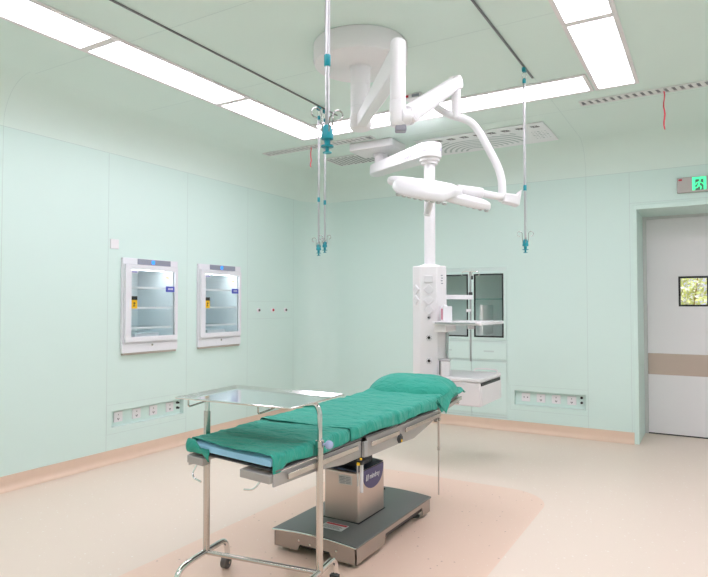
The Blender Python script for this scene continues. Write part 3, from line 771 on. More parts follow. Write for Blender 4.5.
# grey inlay on the arm end and lettering on its near side
ebp = [(0.1115*math.cos(-PI/2+PI*k/16), 0.1015*math.sin(-PI/2+PI*k/16)) for k in range(17)]
MB().prism(ebp, CP+UP*2.588, ad, an, UP*0.028).build('end_band', 'print_band', arm)
nr = -an if (-an).y < 0 else an
pt = CP - ad*0.21 + nr*0.1012 + UP*2.592
text_mesh('lettering', 'mindray', 0.05, facing(pt, ad, UP*1 + ad*0.0), 'print_grey', arm, shear=0.25)
MB().lathe((CP.x, CP.y, 2.538), (0,0,-1), [(0, 0.070), (0.004, 0.085), (0.024, 0.085), (0.028, 0.070), (0.05, 0.068), (0.052, 0.048)]).build('bearing', 'white_soft', t)
MB().cyl((CP.x, CP.y, 2.50), (CP.x, CP.y, 1.62), 0.046, n=36).build('column', 'white', t)
# tower: octagonal service head
ta = R_(20); tu = Vector((math.cos(ta), math.sin(ta), 0)); tv = Vector((-math.sin(ta), math.cos(ta), 0))
TC = Vector((CP.x-0.01, CP.y+0.02, 0)); tb, tt = 0.46, 1.625
hx, hy, c_ = 0.138, 0.14, 0.068
oct_ = [(-hx+c_, -hy), (hx-c_, -hy), (hx, -hy+c_), (hx, hy-c_), (hx-c_, hy), (-hx+c_, hy), (-hx, hy-c_), (-hx, -hy+c_)]
tw = MB().prism(oct_, TC+UP*tb, tu, tv, UP*(tt-tb)).build('tower', 'white_soft', t, bevel=0.010, seg=3)
MB().lathe(TC+UP*tt, UP, [(0, 0.085), (0.012, 0.08), (0.02, 0.05)]).build('tower_collar', 'white_soft', t)
def on_tower(face, s_, z):                            # face 'f' front, 'l' left chamfer, 'r' right chamfer
    if face == 'f': n_ = -tv; o = TC - tv*hy; r = tu
    elif face == 'l':
        n_ = (-tu-tv).normalized(); r = (tu-tv).normalized(); o = TC - tu*(hx-c_/2) - tv*(hy-c_/2)
    else:
        n_ = (tu-tv).normalized(); r = (tu+tv).normalized(); o = TC + tu*(hx-c_/2) - tv*(hy-c_/2)
    return o + r*s_ + UP*z, r, n_
def plate(face, s_, z, w_, h_, diamond=False, holes=True):
    o, r, n_ = on_tower(face, s_, z); u_ = UP
    if diamond: r, u_ = (r+UP).normalized(), (UP-r).normalized()
    p = MB().obox(o+n_*0.004, r, u_, n_, w_, h_, 0.008).build('socket_plate', 'plate_white', tw, bevel=0.002)
def pz(y): return 1.3 + (305-y)/597*4.92
plate('f', 0, pz(279), 0.034, 0.026)
for y in (289.5, 300, 310): plate('f', 0, pz(y), 0.031, 0.031, True)
for y in (289.5, 300): plate('l', 0, pz(y), 0.028, 0.028, True)
mb = MB()
for y in (289.5, 300):
    o, r, n_ = on_tower('f', 0, pz(y))
    for q in (-0.007, 0.007): mb.obox(o+n_*0.0095+r*q+UP*abs(q)*0.4, r, UP, n_, 0.002, 0.004, 0.0006)
mb.build('socket_holes', 'socket_hole', tw, smooth=0)
for y, rr in ((317.5, 0.013), (337.5, 0.026), (360.5, 0.026), (378, 0.026)):
    o, r, n_ = on_tower('f', 0, pz(y))
    q = MB().lathe(o, n_, [(0, rr), (0.008, rr), (0.012, rr*0.8), (0.013, rr*0.45)], 28).build('gas_outlet', 'alu' if rr < 0.02 else 'white', tw)
    MB().lathe(o+n_*0.0125, n_, [(0, rr*0.5), (0.006, rr*0.45)], 20).build('outlet_core', 'black', q)
    if rr > 0.02:
        m2 = MB()
        for k in range(8):
            a = PI/4*k + 0.39; m2.obox(o+n_*0.011+r*math.cos(a)*rr*0.78+UP*math.sin(a)*rr*0.78, r, UP, n_, 0.0025, 0.0025, 0.003)
        m2.build('outlet_marks', 'socket_hole', q, smooth=0)
o, r, n_ = on_tower('r', 0.0, pz(279))
mb = MB()
for k in range(4): mb.obox(o+n_*0.0006+UP*(0.03-0.022*k)+r*0.004*(k % 2), r, UP, n_, 0.010, 0.004, 0.0006)
mb.build('tower_marking', 'print_grey', tw, smooth=0)
# grey mounting channel behind the shelves
MB().obox(TC+tu*(hx+0.006)+UP*0.98, tu, tv, UP, 0.010, 0.085, 0.18).build('channel', 'alu', tw, bevel=0.002)
# upper shelf
SX0, SX1, SY0, SY1 = -1.905, -1.49, 4.42, 5.00
sh = MB().prism(rrect((SX1-SX0)/2, (SY1-SY0)/2, 0.02), ((SX0+SX1)/2, (SY0+SY1)/2, 1.142), (1,0,0), (0,1,0), (0,0,0.026)).build('upper_shelf', 'white', t, bevel=0.004)
MB().box(SX0+0.0, SX0+0.10, SY0+0.05, SY0+0.28, 1.085, 1.150).build('shelf_bracket', 'white_soft', sh, bevel=0.004)
MB().box(SX0+0.03, SX1-0.03, SY0-0.006, SY0+0.004, 1.150, 1.165).build('side_rail', 'alu', sh, bevel=0.001)
MB().lathe(((SX1+SX0)/2+0.17, SY0-0.006, 1.158), (0,-1,0), [(0, 0.011), (0.006, 0.010)]).build('rail_knob', 'white_soft', sh)
# drawer box
BX0, BX1, BY0, BY1, BZ0, BZ1 = -1.955, -1.515, 4.45, 4.97, 0.515, 0.700
bx = MB().box(BX0, BX1, BY0, BY1, BZ0, BZ1).build('drawer_box', 'white_soft', t, bevel=0.010, seg=3)
tp = MB().prism(rrect((BX1-BX0)/2+0.008, (BY1-BY0)/2+0.008, 0.03), ((BX0+BX1)/2, (BY0+BY1)/2, BZ1+0.002), (1,0,0), (0,1,0), (0,0,0.030)).build('box_top', 'white', t, bevel=0.006)
dr = MB().box(BX1-0.002, BX1+0.008, BY0+0.02, BY1-0.01, BZ0+0.008, BZ1-0.022).build('drawer_front', 'white_soft', bx, bevel=0.004)
MB().box(BX1-0.001, BX1+0.009, BY0+0.012, BY1-0.04, BZ1-0.026, BZ1-0.003).build('drawer_grip', 'black', bx, bevel=0.002)
MB().tube([(BX0+0.22, BY1-0.03, BZ1+0.032), (BX0+0.22, BY1-0.03, BZ1+0.058), (BX1-0.02, BY1-0.03, BZ1+0.058), (BX1-0.02, BY1-0.03, BZ1+0.032)], 0.006, n=10, smooth=2).build('gallery_rail', 'white_soft', tp)
MB().obox(TC+tu*(hx+0.02)+UP*0.66, tu, tv, UP, 0.03, 0.08, 0.05).build('box_bracket', 'white_soft', t, bevel=0.004)
# drip stand held by the tower
RP = at(470.5, 5.12, 0)
b0 = TC + tu*hx
MB().obox((b0+RP)/2+UP*1.366, (RP-b0).normalized(), Vector((-(RP-b0).normalized().y, (RP-b0).normalized().x, 0)), UP, (RP-b0).length/2+0.015, 0.016, 0.019).build('side_arm', 'white', t, bevel=0.004)
pl = MB().cyl((RP.x, RP.y, 0.82), (RP.x, RP.y, 1.585), 0.0085).build('pole', 'alu', t)
MB().lathe((RP.x, RP.y, 1.41), (0,0,-1), [(0, 0.012), (0.004, 0.018), (0.022, 0.018), (0.026, 0.012)]).build('pole_clamp', 'dark_grey', pl)
MB().obox((RP.x, RP.y, 1.115), RT, F0, UP, 0.028, 0.02, 0.022).build('lower_clamp', 'white_soft', pl, bevel=0.005)
MB().obox(Vector((RP.x, RP.y, 1.252)) - RT*0.02, RT, F0, UP, 0.022, 0.012, 0.012).build('tilt_knob', 'white_soft', pl, bevel=0.005)
for k in range(4):
    a = k*PI/2 + 0.5; d = Vector((math.cos(a), math.sin(a), 0)); o = Vector((RP.x, RP.y, 1.585))
    MB().tube([o, o+d*0.05+UP*0.006, o+d*0.072-UP*0.006, o+d*0.078-UP*0.024, o+d*0.066-UP*0.034], 0.0035, n=8, smooth=2).build('hook', 'chrome', pl)
MB().obox((RP+RT*0.012+UP*1.535), RT, F0, UP, 0.010, 0.008, 0.016).build('hook_knob', 'black', pl, bevel=0.002)

# boxes standing on the pendant
bc = at(446.5, 4.83, 0)
g_ = thing('glove_box', (bc.x, bc.y, 1.168), 'white dispenser box with pink edge on the upper pendant shelf', 'dispenser box')
MB().obox(bc+UP*(1.168+0.060), RT, F0, UP, 0.036, 0.055, 0.060).build('box', 'white', g_, bevel=0.004)
MB().obox(bc-RT*0.0375+UP*(1.168+0.058), RT, F0, UP, 0.002, 0.040, 0.045).build('opening', 'glove_pink', g_)
MB().obox(bc-RT*0.012+UP*(1.168+0.126), RT, F0, UP, 0.014, 0.03, 0.007).build('pull_tab', 'print_white', g_, bevel=0.003)
bc = at(444.5, 4.80, 0)
g_ = thing('bottle_holder', (bc.x, bc.y, 0.732), 'white cup with grey ring on the pendant drawer box beside the tower', 'holder')
MB().prism(rrect(0.042, 0.038, 0.02), bc+UP*0.732, RT, F0, UP*0.12).build('cup', 'white', g_, bevel=0.004)
ringp = [bc + RT*0.048*math.cos(2*PI*k/24) + F0*0.044*math.sin(2*PI*k/24) + UP*0.862 for k in range(24)]
MB().tube(ringp, 0.006, n=8, closed=True).build('ring', 'alu', g_)
mb = MB(); mb.obox(bc-RT*0.045-F0*0.03+UP*0.80, RT, F0, UP, 0.003, 0.006, 0.055); mb.build('strap', 'dark_grey', g_)

# ------------------------------------------------------------------ surgical lamp with its arms
DC = at(360.5, 3.60, 0)
t = thing('surgical_lamp', (DC.x, DC.y, H), 'white surgical lamp on jointed arms under a round ceiling drum', 'surgical lamp')
MB().lathe((DC.x, DC.y, H-0.001), (0,0,-1), [(0, 0.283), (0.004, 0.286), (0.10, 0.286), (0.122, 0.278), (0.130, 0.262)], 72).build('ceiling_drum', 'white_soft', t)
cl = MB().lathe((DC.x, DC.y, H-0.128), (0,0,-1), [(0, 0.072), (0.008, 0.064), (0.010, 0.060), (0.12, 0.060), (0.1205, 0.058), (0.122, 0.058), (0.1225, 0.060), (0.25, 0.060), (0.251, 0.0575), (0.254, 0.0575), (0.255, 0.060), (0.30, 0.060)], 40).build('column', 'white', t)
MB().lathe((DC.x, DC.y, 2.455), (0,0,-1), [(0, 0.060), (0.02, 0.066), (0.07, 0.068), (0.088, 0.060), (0.095, 0.045)], 40).build('column_joint', 'white_soft', t)
EP = at(398.3, 2.60, 0)
d1_ = (EP-DC); l1 = d1_.length; d1_.normalize(); s1 = Vector((-d1_.y, d1_.x, 0))
boom(DC, d1_, s1, l1, 2.375, 2.445, 2.315, 2.43, 0.030, 0.033, 0.03, 0.02).build('horizontal_arm', 'white', t, bevel=0.006)
el = MB().lathe((EP.x, EP.y, 2.468), (0,0,-1), [(0, 0.024), (0.006, 0.031), (0.016, 0.0345), (0.27, 0.0345), (0.271, 0.033), (0.273, 0.033), (0.274, 0.0352), (0.315, 0.0375), (0.360, 0.0375), (0.375, 0.034), (0.385, 0.025)], 36).build('elbow_cylinder', 'white', t)
KP = EP + UP*2.125 + RT*0.034
MB().cyl(KP - RT*0.030 - F0*0.012, KP + RT*0.016 + F0*0.008, 0.036, n=32).build('knuckle', 'white', t, bevel=0.006)
MB().obox(KP - RT*0.022 - UP*0.052, RT, F0, UP, 0.024, 0.022, 0.014).build('knuckle_cap', 'print_grey', t, bevel=0.005)
FP = at(456.5, 3.05, 2.445)
a_ = (FP-KP); la = a_.length; a_.normalize(); side = a_.cross(UP).normalized(); upn = side.cross(a_).normalized()
def oval_arm(p0, p1, h0, w0, h1, w1, n=20, m_=10):
    vs = []; fs = []
    for i in range(m_+1):
        f_ = i/m_; p = p0.lerp(p1, f_); hh = h0+(h1-h0)*f_; ww = w0+(w1-w0)*f_
        for k in range(n):
            a = 2*PI*k/n; ca, sa = math.cos(a), math.sin(a)
            q = lambda v: math.copysign(abs(v)**0.6, v)
            vs.append(p + side*q(ca)*ww + upn*q(sa)*hh)
    for i in range(m_):
        for k in range(n): fs.append((i*n+k, i*n+(k+1) % n, (i+1)*n+(k+1) % n, (i+1)*n+k))
    fs += [tuple(range(n)), tuple(m_*n+k for k in range(n))]
    return MB().add(vs, fs)
sa = oval_arm(KP + a_*0.02, FP - a_*0.0, 0.043, 0.031, 0.034, 0.030).build('spring_arm', 'white', t)
MB().cyl(KP - side*0.034 + a_*0.035, KP + side*0.034 + a_*0.035, 0.034, n=30).build('arm_pivot', 'white_soft', sa, bevel=0.004)
MB().cyl(KP - side*0.0355 + a_*0.035, KP + side*0.0355 + a_*0.035, 0.024, n=30).build('pivot_cap', 'plate_white', sa, bevel=0.003)
MB().cyl(FP - side*0.030 + UP*0.0, FP + side*0.030, 0.036, n=30).build('arm_head', 'white', sa, bevel=0.008)
MB().obox(FP - a_*0.03 + upn*0.030, a_, side, upn, 0.022, 0.016, 0.004).build('arm_badge', 'alu', sa, bevel=0.002)
SP = FP + RT*0.002
MB().lathe((SP.x, SP.y, 2.425), (0,0,-1), [(0, 0.024), (0.01, 0.0235), (0.15, 0.0235), (0.165, 0.021), (0.170, 0.016)], 30).build('swivel', 'white', t)
DY_ = 3.05
ypts = []
for (px_, py_, D_) in ((432, 101, 3.10), (444, 110.5, 3.07), (456, 115, 3.05), (466, 117.5, 3.04), (473, 121.5, 3.03), (480, 130, 3.02), (489.5, 148, 3.0), (498.5, 165, 2.98), (502.5, 178, 2.97), (503, 190, 2.96), (503.2, 201, 2.96)):
    ypts.append(at(px_, D_, 1.3+(305-py_)/597*D_))
MB().tube(ypts, 0.0195, n=18, smooth=2).build('yoke_tube', 'white', t)
# lamp head
def hz(py_, D_): return 1.3+(305-py_)/597*D_
jb = at(511.5, 2.94, hz(198.5, 2.94))
jt = at(482, 2.93, hz(193, 2.93)); 
jx = (jb-jt).normalized(); jy = jx.cross(UP).normalized(); jz = jy.cross(jx).normalized()
# flared joint block: a wedge narrower towards the tube
vs = []
for (x, h0, h1, dp) in ((-0.040, -0.026, 0.020, 0.026), (0.022, -0.030, 0.022, 0.030), (0.040, -0.034, 0.052, 0.032)):
    for (yy, zz_) in ((-dp, h0), (dp, h0), (dp, h1), (-dp, h1)): vs.append(jb + jx*x + jy*yy + jz*zz_)
MB().add(vs, [(0,1,2,3),(8,11,10,9)] + [(i*4+k, i*4+(k+1) % 4, (i+1)*4+(k+1) % 4, (i+1)*4+k) for i in (0, 1) for k in range(4)]).build('joint_block', 'white', t, bevel=0.007, seg=3)
MB().cyl(jb - jx*0.02, jt - jx*0.02, 0.018).build('head_tube', 'white', t)
ch = at(457, 2.90, hz(189.5, 2.90))
MB().cyl(jt + jx*0.003, ch, 0.0275, n=30).build('head_handle_barrel', 'white_soft', t, bevel=0.005)
HC = at(437, 2.86, hz(188.5, 2.86))
tilt = R_(23); e1 = (RT - UP*0.13).normalized(); e2 = (F0*math.cos(tilt) + UP*math.sin(tilt)); e2 = (e2 - e1*e2.dot(e1)).normalized(); en = e1.cross(e2).normalized()
def lobe(poly, z0, z1, top_in, name, m='white', par=None, lift=(0, 0), sm=45, it=2):
    # slab from a smoothed outline with a domed upper side
    P = [Vector((x, y, 0)) for x, y in poly]
    for _ in range(it):
        Q = []
        for i in range(len(P)):
            a, b = P[i], P[(i+1) % len(P)]; Q += [a*0.75+b*0.25, a*0.25+b*0.75]
        P = Q
    c = sum(P, Vector())/len(P); n_ = len(P); vs = []
    prof = [(0.90, z0-0.004), (0.97, z0), (1.0, z0+0.006), (1.0, z0+0.014), (0.985, z0+0.020)] + [(1-(1-top_in)*(1-math.cos(a)), z0+0.020+(z1-z0-0.020)*math.sin(a)) for a in (0.35, 0.7, 1.05, 1.35)] + [(top_in*0.55, z1+0.001)]
    for s_, z in prof:
        for p in P:
            q = c + (p-c)*s_; vs.append(HC + e1*q.x + e2*q.y + en*(z + lift[0]*q.x + lift[1]*q.y))
    m_ = len(prof); fs = [tuple(range(n_-1, -1, -1)), tuple((m_-1)*n_+k for k in range(n_))]
    for i in range(m_-1):
        for k in range(n_): fs.append((i*n_+k, i*n_+(k+1) % n_, (i+1)*n_+(k+1) % n_, (i+1)*n_+k))
    return MB().add(vs, fs).build(name, m, par or t, smooth=sm)
hd_ = lobe([(-0.215, -0.06), (-0.19, -0.15), (-0.10, -0.19), (0.0, -0.205), (0.03, -0.17), (0.07, -0.07), (0.135, -0.02), (0.10, 0.06), (-0.02, 0.09), (-0.13, 0.08), (-0.21, 0.02)], -0.018, 0.034, 0.60, 'lamp_head', it=1)
lobe([(-0.215, 0.02), (-0.245, 0.08), (-0.22, 0.14), (-0.08, 0.16), (0.0, 0.10), (-0.05, 0.02)], -0.016, 0.016, 0.7, 'rear_petal', par=hd_)
lobe([(0.02, -0.055), (0.10, -0.06), (0.21, -0.05), (0.272, -0.02), (0.276, 0.03), (0.22, 0.05), (0.10, 0.055), (0.02, 0.05)], -0.034, 0.004, 0.7, 'right_petal', par=hd_, lift=(-0.12, 0))
for (x, y) in [(-0.185+0.026*k, -0.128-0.0078*k) for k in range(9)] + [(-0.17+0.04*k, -0.06) for k in range(5)] + [(-0.17+0.04*k, 0.0) for k in range(5)]:
    MB().lathe(HC + e1*x + e2*y - en*0.018, -en, [(0, 0.013), (0.006, 0.013), (0.012, 0.009)], 14).build('lens', 'grille', hd_)
for x in (0.13, 0.16, 0.19, 0.22, 0.25):
    MB().lathe(HC + e1*x - e2*0.028 + en*(-0.030-0.12*x), -en, [(0, 0.012), (0.008, 0.011), (0.013, 0.008)], 14).build('lens', 'grille', hd_)
hh = HC - e1*0.02 - e2*0.03 - en*0.03
MB().cyl(hh, hh - UP*0.095 - RT*0.025, 0.014, 0.017).build('sterile_handle', 'white_soft', t, bevel=0.004)

# ------------------------------------------------------------------ operating table
t = thing('operating_table', (-1.76, 3.0, 0), 'long steel operating table with grey base and boxed column in the middle of the room', 'operating table')
# base shell: rectangular skirt with cutouts, domed grey top
bx0, bx1, by0, by1 = -2.01, -1.505, 2.555, 3.455
def skirt_poly(L_, cuts, z0=0.022, z1=0.100, zc=0.055, dome=0.0, n=12):
    P = [(0, z0)]
    for (a, b) in cuts: P += [(a, z0), (a+0.012, zc), (b-0.012, zc), (b, z0)]
    P += [(L_, z0)]
    P += [(L_*(1-k/n), z1 + dome*(1-(2*k/n-1)**2)) for k in range(n+1)]
    return P
sk = MB()
for y in (by0, by1-0.006): sk.prism(skirt_poly(bx1-bx0, [(0.15, 0.36)], dome=0.012), (bx0, y, 0), (1,0,0), (0,0,1), (0,0.006,0))
for x in (bx0, bx1-0.006): sk.prism(skirt_poly(by1-by0, [(0.30, 0.80)], zc=0.075, z0=0.022), (x, by0, 0), (0,1,0), (0,0,1), (0.006,0,0))
sk.build('base_skirt', 'base_skirt', t, smooth=0)
mb = MB(); n_ = 16; m_ = 2; vs = []; fs = []
for j in range(2):
    y = (by0-0.006, by1+0.006)[j]
    for zoff in (0, -0.010):
        for i in range(n_+1):
            x = bx0-0.008+(bx1-bx0+0.016)*i/n_; vs.append((x, y, 0.112+0.014*(1-(2*i/n_-1)**2)+zoff))
q = n_+1
for i in range(n_):
    fs += [(i, i+1, 2*q+i+1, 2*q+i), (q+i, 3*q+i, 3*q+i+1, q+i+1), (i, q+i, q+i+1, i+1), (2*q+i, 2*q+i+1, 3*q+i+1, 3*q+i)]
fs += [(0, 2*q, 3*q, q), (n_, q+n_, 3*q+n_, 2*q+n_)]
bt = mb.add(vs, fs).build('base_cover', 'base_top', t, bevel=0.003, smooth=40)
MB().tube([(bx0-0.006+(bx1-bx0+0.012)*i/n_, by0-0.008, 0.106+0.014*(1-(2*i/n_-1)**2)) for i in range(n_+1)], 0.005, n=8).build('edge_trim', 'chrome', bt)
MB().box(bx0+0.03, bx1-0.03, by0+0.03, by1-0.03, 0.030, 0.10).build('base_block', 'dark_grey', t, bevel=0.004)
for (x, y) in ((bx0+0.09, by0+0.06), (bx1-0.06, by0+0.06), (bx0+0.09, by1-0.08), (bx1-0.06, by1-0.08)):
    MB().lathe((x, y, 0.0), UP, [(0, 0.024), (0.010, 0.026), (0.012, 0.012), (0.035, 0.012)], 20).build('foot', 'rubber_grey', t)
for x in (-1.85, -1.78, -1.62):
    MB().lathe((x, by0, 0.075 if x < -1.8 else 0.066), (0,-1,0), [(0, 0.006), (0.002, 0.006), (0.004, 0.003)], 14).build('screw', 'chrome', t)
lb = MB().box(-1.79, -1.655, 2.655, 2.735, 0.1255, 0.1285).build('warning_label', 'label', bt, smooth=0)
MB().box(-1.786, -1.659, 2.712, 2.731, 0.1285, 0.1290).build('red_stripe', 'red', lb, smooth=0)
mb = MB()
for k in range(4): mb.box(-1.783, -1.668-0.012*(k % 2), 2.664+0.011*k, 2.668+0.011*k, 0.1285, 0.1288)
mb.build('label_print', 'socket_hole', lb, smooth=0)
MB().lathe((-1.80, 3.40, 0.122), UP, [(0, 0.012), (0.012, 0.010)], 16).build('plug', 'black', bt)
# column
c0, c1, c2, c3 = -1.855, -1.635, 2.80, 3.098
cb = MB().box(c0, c1, c2, c3, 0.120, 0.395).build('column_box', 'side_steel', t, bevel=0.010, seg=3)
MB().box(c0-0.004, c1+0.004, c2-0.004, c3+0.004, 0.121, 0.127).build('column_seal', 'black', t, smooth=0)
MB().prism([(0,0), (c1-c0-0.01, 0), (c1-c0-0.01, 0.005), (0.0, 0.022)], (c0+0.005, c2+0.006, 0.394), (1,0,0), (0,0,1), (0, c3-c2-0.012, 0)).build('column_lid', 'navy', t)
MB().box(c0+0.045, c1-0.045, c2+0.06, c3-0.06, 0.385, 0.53).build('inner_column', 'dark_grey', t, bevel=0.004)
# half-round badge with lettering on the column's long side
P = [(0.0, 0.0)]; bw, bh = 0.235, 0.115
P = [(bw*k/20, 0) for k in range(21)] + [(bw*(0.5+0.5*math.cos(a)), -bh*math.sin(a)**0.75 if math.sin(a) > 0 else 0) for a in [PI*k/20 for k in range(1, 20)]]
bg = MB().prism(P, (c1+0.0005, c2+0.045, 0.393), (0,1,0), (0,0,1), (0.003,0,0)).build('badge', 'badge', cb, smooth=0)
text_mesh('lettering', 'mindray', 0.042, facing((c1+0.0040, c2+0.175, 0.347), (0,1,0), UP), 'print_white', bg, sx=0.85)
mb = MB()                                             # emblem of two slanted strokes before the lettering
for (a, sl) in ((0.082, 0.008), (0.097, 0.010)):
    mb.prism([(a-0.005, -0.062), (a+0.002, -0.062), (a+sl, -0.030), (a+sl-0.007, -0.028)], (c1+0.0036, c2, 0.393), (0,1,0), (0,0,1), (0.001,0,0))
mb.build('emblem', 'print_white', bg, smooth=0)
lb = MB().box(c0+0.095, c0+0.180, c2-0.0015, c2+0.002, 0.322, 0.372).build('type_plate', 'label', cb, smooth=0)
mb = MB()
for k in range(5): mb.box(c0+0.099, c0+0.135+0.006*(k % 2), c2-0.0022, c2-0.0012, 0.328+0.008*k, 0.3305+0.008*k); mb.box(c0+0.143, c0+0.172, c2-0.0022, c2-0.0012, 0.328+0.008*k, 0.3305+0.008*k)
mb.build('plate_print', 'print_grey', lb, smooth=0)

# table top sections; X of near and far sides
XN, XF = -1.500, -2.018
def ztop(y):                                          # height of the platform: head section slightly raised
    return 0.632 if y < 3.5 else 0.632 + (y-3.5)*0.115
def side_plate(yz, name, m='table_paint'):
    for xs in (XN+0.004, XF-0.012):
        MB().prism(yz, (xs, 0, 0), (0,1,0), (0,0,1), (0.008,0,0)).build(name, m, t, bevel=0.002, smooth=0)
side_plate([(1.885, 0.578), (1.885, 0.628), (2.575, 0.628), (2.575, 0.548), (2.42, 0.548), (2.20, 0.571)], 'leg_section_side')
side_plate([(2.635, 0.535), (2.635, 0.630), (3.47, 0.630), (3.61, 0.620), (3.47, 0.575), (3.19, 0.523), (2.99, 0.531)], 'back_section_side')
side_plate([(3.60, 0.606), (3.55, 0.634), (3.885, 0.672), (3.885, 0.643)], 'head_section_side', 'steel')
MB().box(XF+0.02, XN-0.02, 2.64, 3.55, 0.585, 0.628).build('back_section_frame', 'dark_grey', t, bevel=0.003)
MB().box(XF+0.02, XN-0.02, 2.30, 2.58, 0.598, 0.628).build('leg_section_frame', 'dark_grey', t, bevel=0.003)
# split leg plates at the foot end
MB().box(XF-0.01, XF+0.10, 1.875, 1.925, 0.592, 0.626).build('foot_bracket', 'table_paint', t, bevel=0.003)
MB().box(XN-0.17, XN+0.003, 1.868, 1.925, 0.592, 0.626).build('foot_bracket', 'table_paint', t, bevel=0.003)
for x0 in (XF+0.06, XN-0.055):
    MB().tube([(x0, 1.875, 0.592), (x0-0.02, 1.855, 0.560), (x0-0.075, 1.855, 0.552)] if x0 > -1.7 else [(x0, 1.875, 0.592), (x0-0.01, 1.850, 0.545), (x0+0.06, 1.850, 0.535)], 0.004, n=8, smooth=2).build('wire_handle', 'chrome', t)
for (y0, y1) in ((1.90, 2.58), (2.63, 2.985), (3.01, 3.53)):
    MB().box(XF-0.012, XN+0.012, y0, y1, 0.633, 0.640).build('platform_plate', 'rail_grey', t, bevel=0.002)
vs = [(x, y, ztop(y)+dz) for dz in (-0.004, 0.008) for y in (3.54, 3.91) for x in (XF-0.012, XN+0.012)]
MB().add(vs, [(0,2,3,1),(4,5,7,6),(0,1,5,4),(2,6,7,3),(0,4,6,2),(1,3,7,5)]).build('head_plate', 'rail_grey', t, bevel=0.002)
# side rails
def srail(y0, y1, z0, z1):
    for s_, x in ((1, XN+0.026), (-1, XF-0.026)):
        r = MB(); vs = [(x+dx, y, (z0 if y == y0 else z1)+dz) for dz in (-0.012, 0.012) for y in (y0, y1) for dx in (-0.004, 0.004)]
        o = r.add(vs, [(0,2,3,1),(4,5,7,6),(0,1,5,4),(2,6,7,3),(0,4,6,2),(1,3,7,5)]).build('side_rail', 'steel', t, bevel=0.0015)
        mb = MB()
        for f_ in (0.12, 0.88):
            y = y0+(y1-y0)*f_; z = z0+(z1-z0)*f_; mb.cyl((x-s_*0.022, y, z), (x, y, z), 0.007, n=12)
        mb.build('rail_spacer', 'steel', o)
srail(1.96, 2.52, 0.606, 0.606); srail(2.66, 2.97, 0.598, 0.598); srail(3.05, 3.56, 0.598, 0.606); srail(3.62, 3.93, 0.628, 0.662)
# pivots
for x, s_ in ((XN+0.012, 1), (XF-0.012, -1)):
    MB().lathe((x, 3.00, 0.560), (s_,0,0), [(0, 0.026), (0.006, 0.026), (0.008, 0.018), (0.014, 0.016)], 24).build('pivot_cap', 'dark_grey', t)
    MB().lathe((x+s_*0.014, 3.0, 0.548), (s_,0,0), [(0, 0.008), (0.003, 0.007)], 16).build('pivot_mark', 'yellow', t)
    MB().box(min(x, x+s_*0.016), max(x, x+s_*0.016), 2.580, 2.615, 0.545, 0.622).build('hinge_block', 'alu', t, bevel=0.004)
MB().box(XN+0.010, XN+0.045, 2.530, 2.590, 0.522, 0.540).build('lever_clamp', 'black', t, bevel=0.003)
MB().cyl((XN+0.030, 2.510, 0.53), (XN+0.030, 2.510, 0.425), 0.004).build('spring_rod', 'alu', t); MB().cyl((XN+0.030, 2.548, 0.53), (XN+0.030, 2.548, 0.385), 0.009).build('gas_spring', 'plate_white', t)
mb = MB(); mb.lathe((XN+0.030, 2.508, 0.532), (1,0,0), [(0, 0.008), (0.010, 0.007)], 14); mb.lathe((XN+0.030, 2.535, 0.550), (1,0,0), [(0, 0.006), (0.008, 0.005)], 14); mb.build('release_knob', 'yellow', t)
# short rods beneath
MB().cyl((-1.72, 3.22, 0.60), (-1.72, 3.22, 0.435), 0.011).build('support_rod', 'side_steel', t)
MB().box(-1.79, -1.72, 3.19, 3.25, 0.575, 0.60).build('rod_bracket', 'dark_grey', t)
# head-end mounting with bolts
MB().box(XN-0.05, XN+0.02, 3.88, 3.945, 0.650, 0.668).build('head_mount', 'steel', t, bevel=0.003)
for y, z in ((3.49, 0.580), (3.53, 0.578), (3.86, 0.640)): MB().lathe((XN+0.012, y, z), (1,0,0), [(0, 0.011), (0.022, 0.011), (0.024, 0.006)], 14).build('bolt', 'steel', t)
# black mattress pads following the platform
def pad(y0, y1, z0, z1, inset, name):
    vs = []; N = 10
    for i in range(N+1):
        y = y0+(y1-y0)*i/N; b = ztop(y)+z0-0.632
        for (x, z) in ((XF+inset, b), (XN-inset, b), (XN-inset, b+z1-z0), (XF+inset, b+z1-z0)): vs.append((x, y, z))
    fs = [(0,1,2,3), (4*N+3, 4*N+2, 4*N+1, 4*N)] + [(4*i+k, 4*i+(k+1) % 4, 4*i+4+(k+1) % 4, 4*i+4+k) for i in range(N) for k in range(4)]
    return MB().add(vs, fs).build(name, 'black', t, bevel=0.006)
pad(1.885, 2.575, 0.641, 0.648, -0.004, 'mattress_pad'); pad(2.60, 3.52, 0.641, 0.662, -0.004, 'mattress_pad'); pad(3.55, 3.93, 0.641, 0.675, -0.004, 'mattress_pad')

# telescopic rod from the table head to the floor
rr_ = thing('floor_rod', (-1.610, 3.85, 0), 'thin steel telescopic rod standing by the head end of the table', 'rod')
MB().cyl((-1.605, 3.845, 0.630), (-1.61, 3.85, 0.30), 0.0075).build('upper_rod', 'side_steel', rr_)
MB().cyl((-1.61, 3.85, 0.31), (-1.61, 3.85, 0.0), 0.0050).build('lower_rod', 'side_steel', rr_)
MB().lathe((-1.61, 3.85, 0.305), UP, [(0, 0.010), (0.02, 0.010)], 14).build('collar', 'steel', rr_)

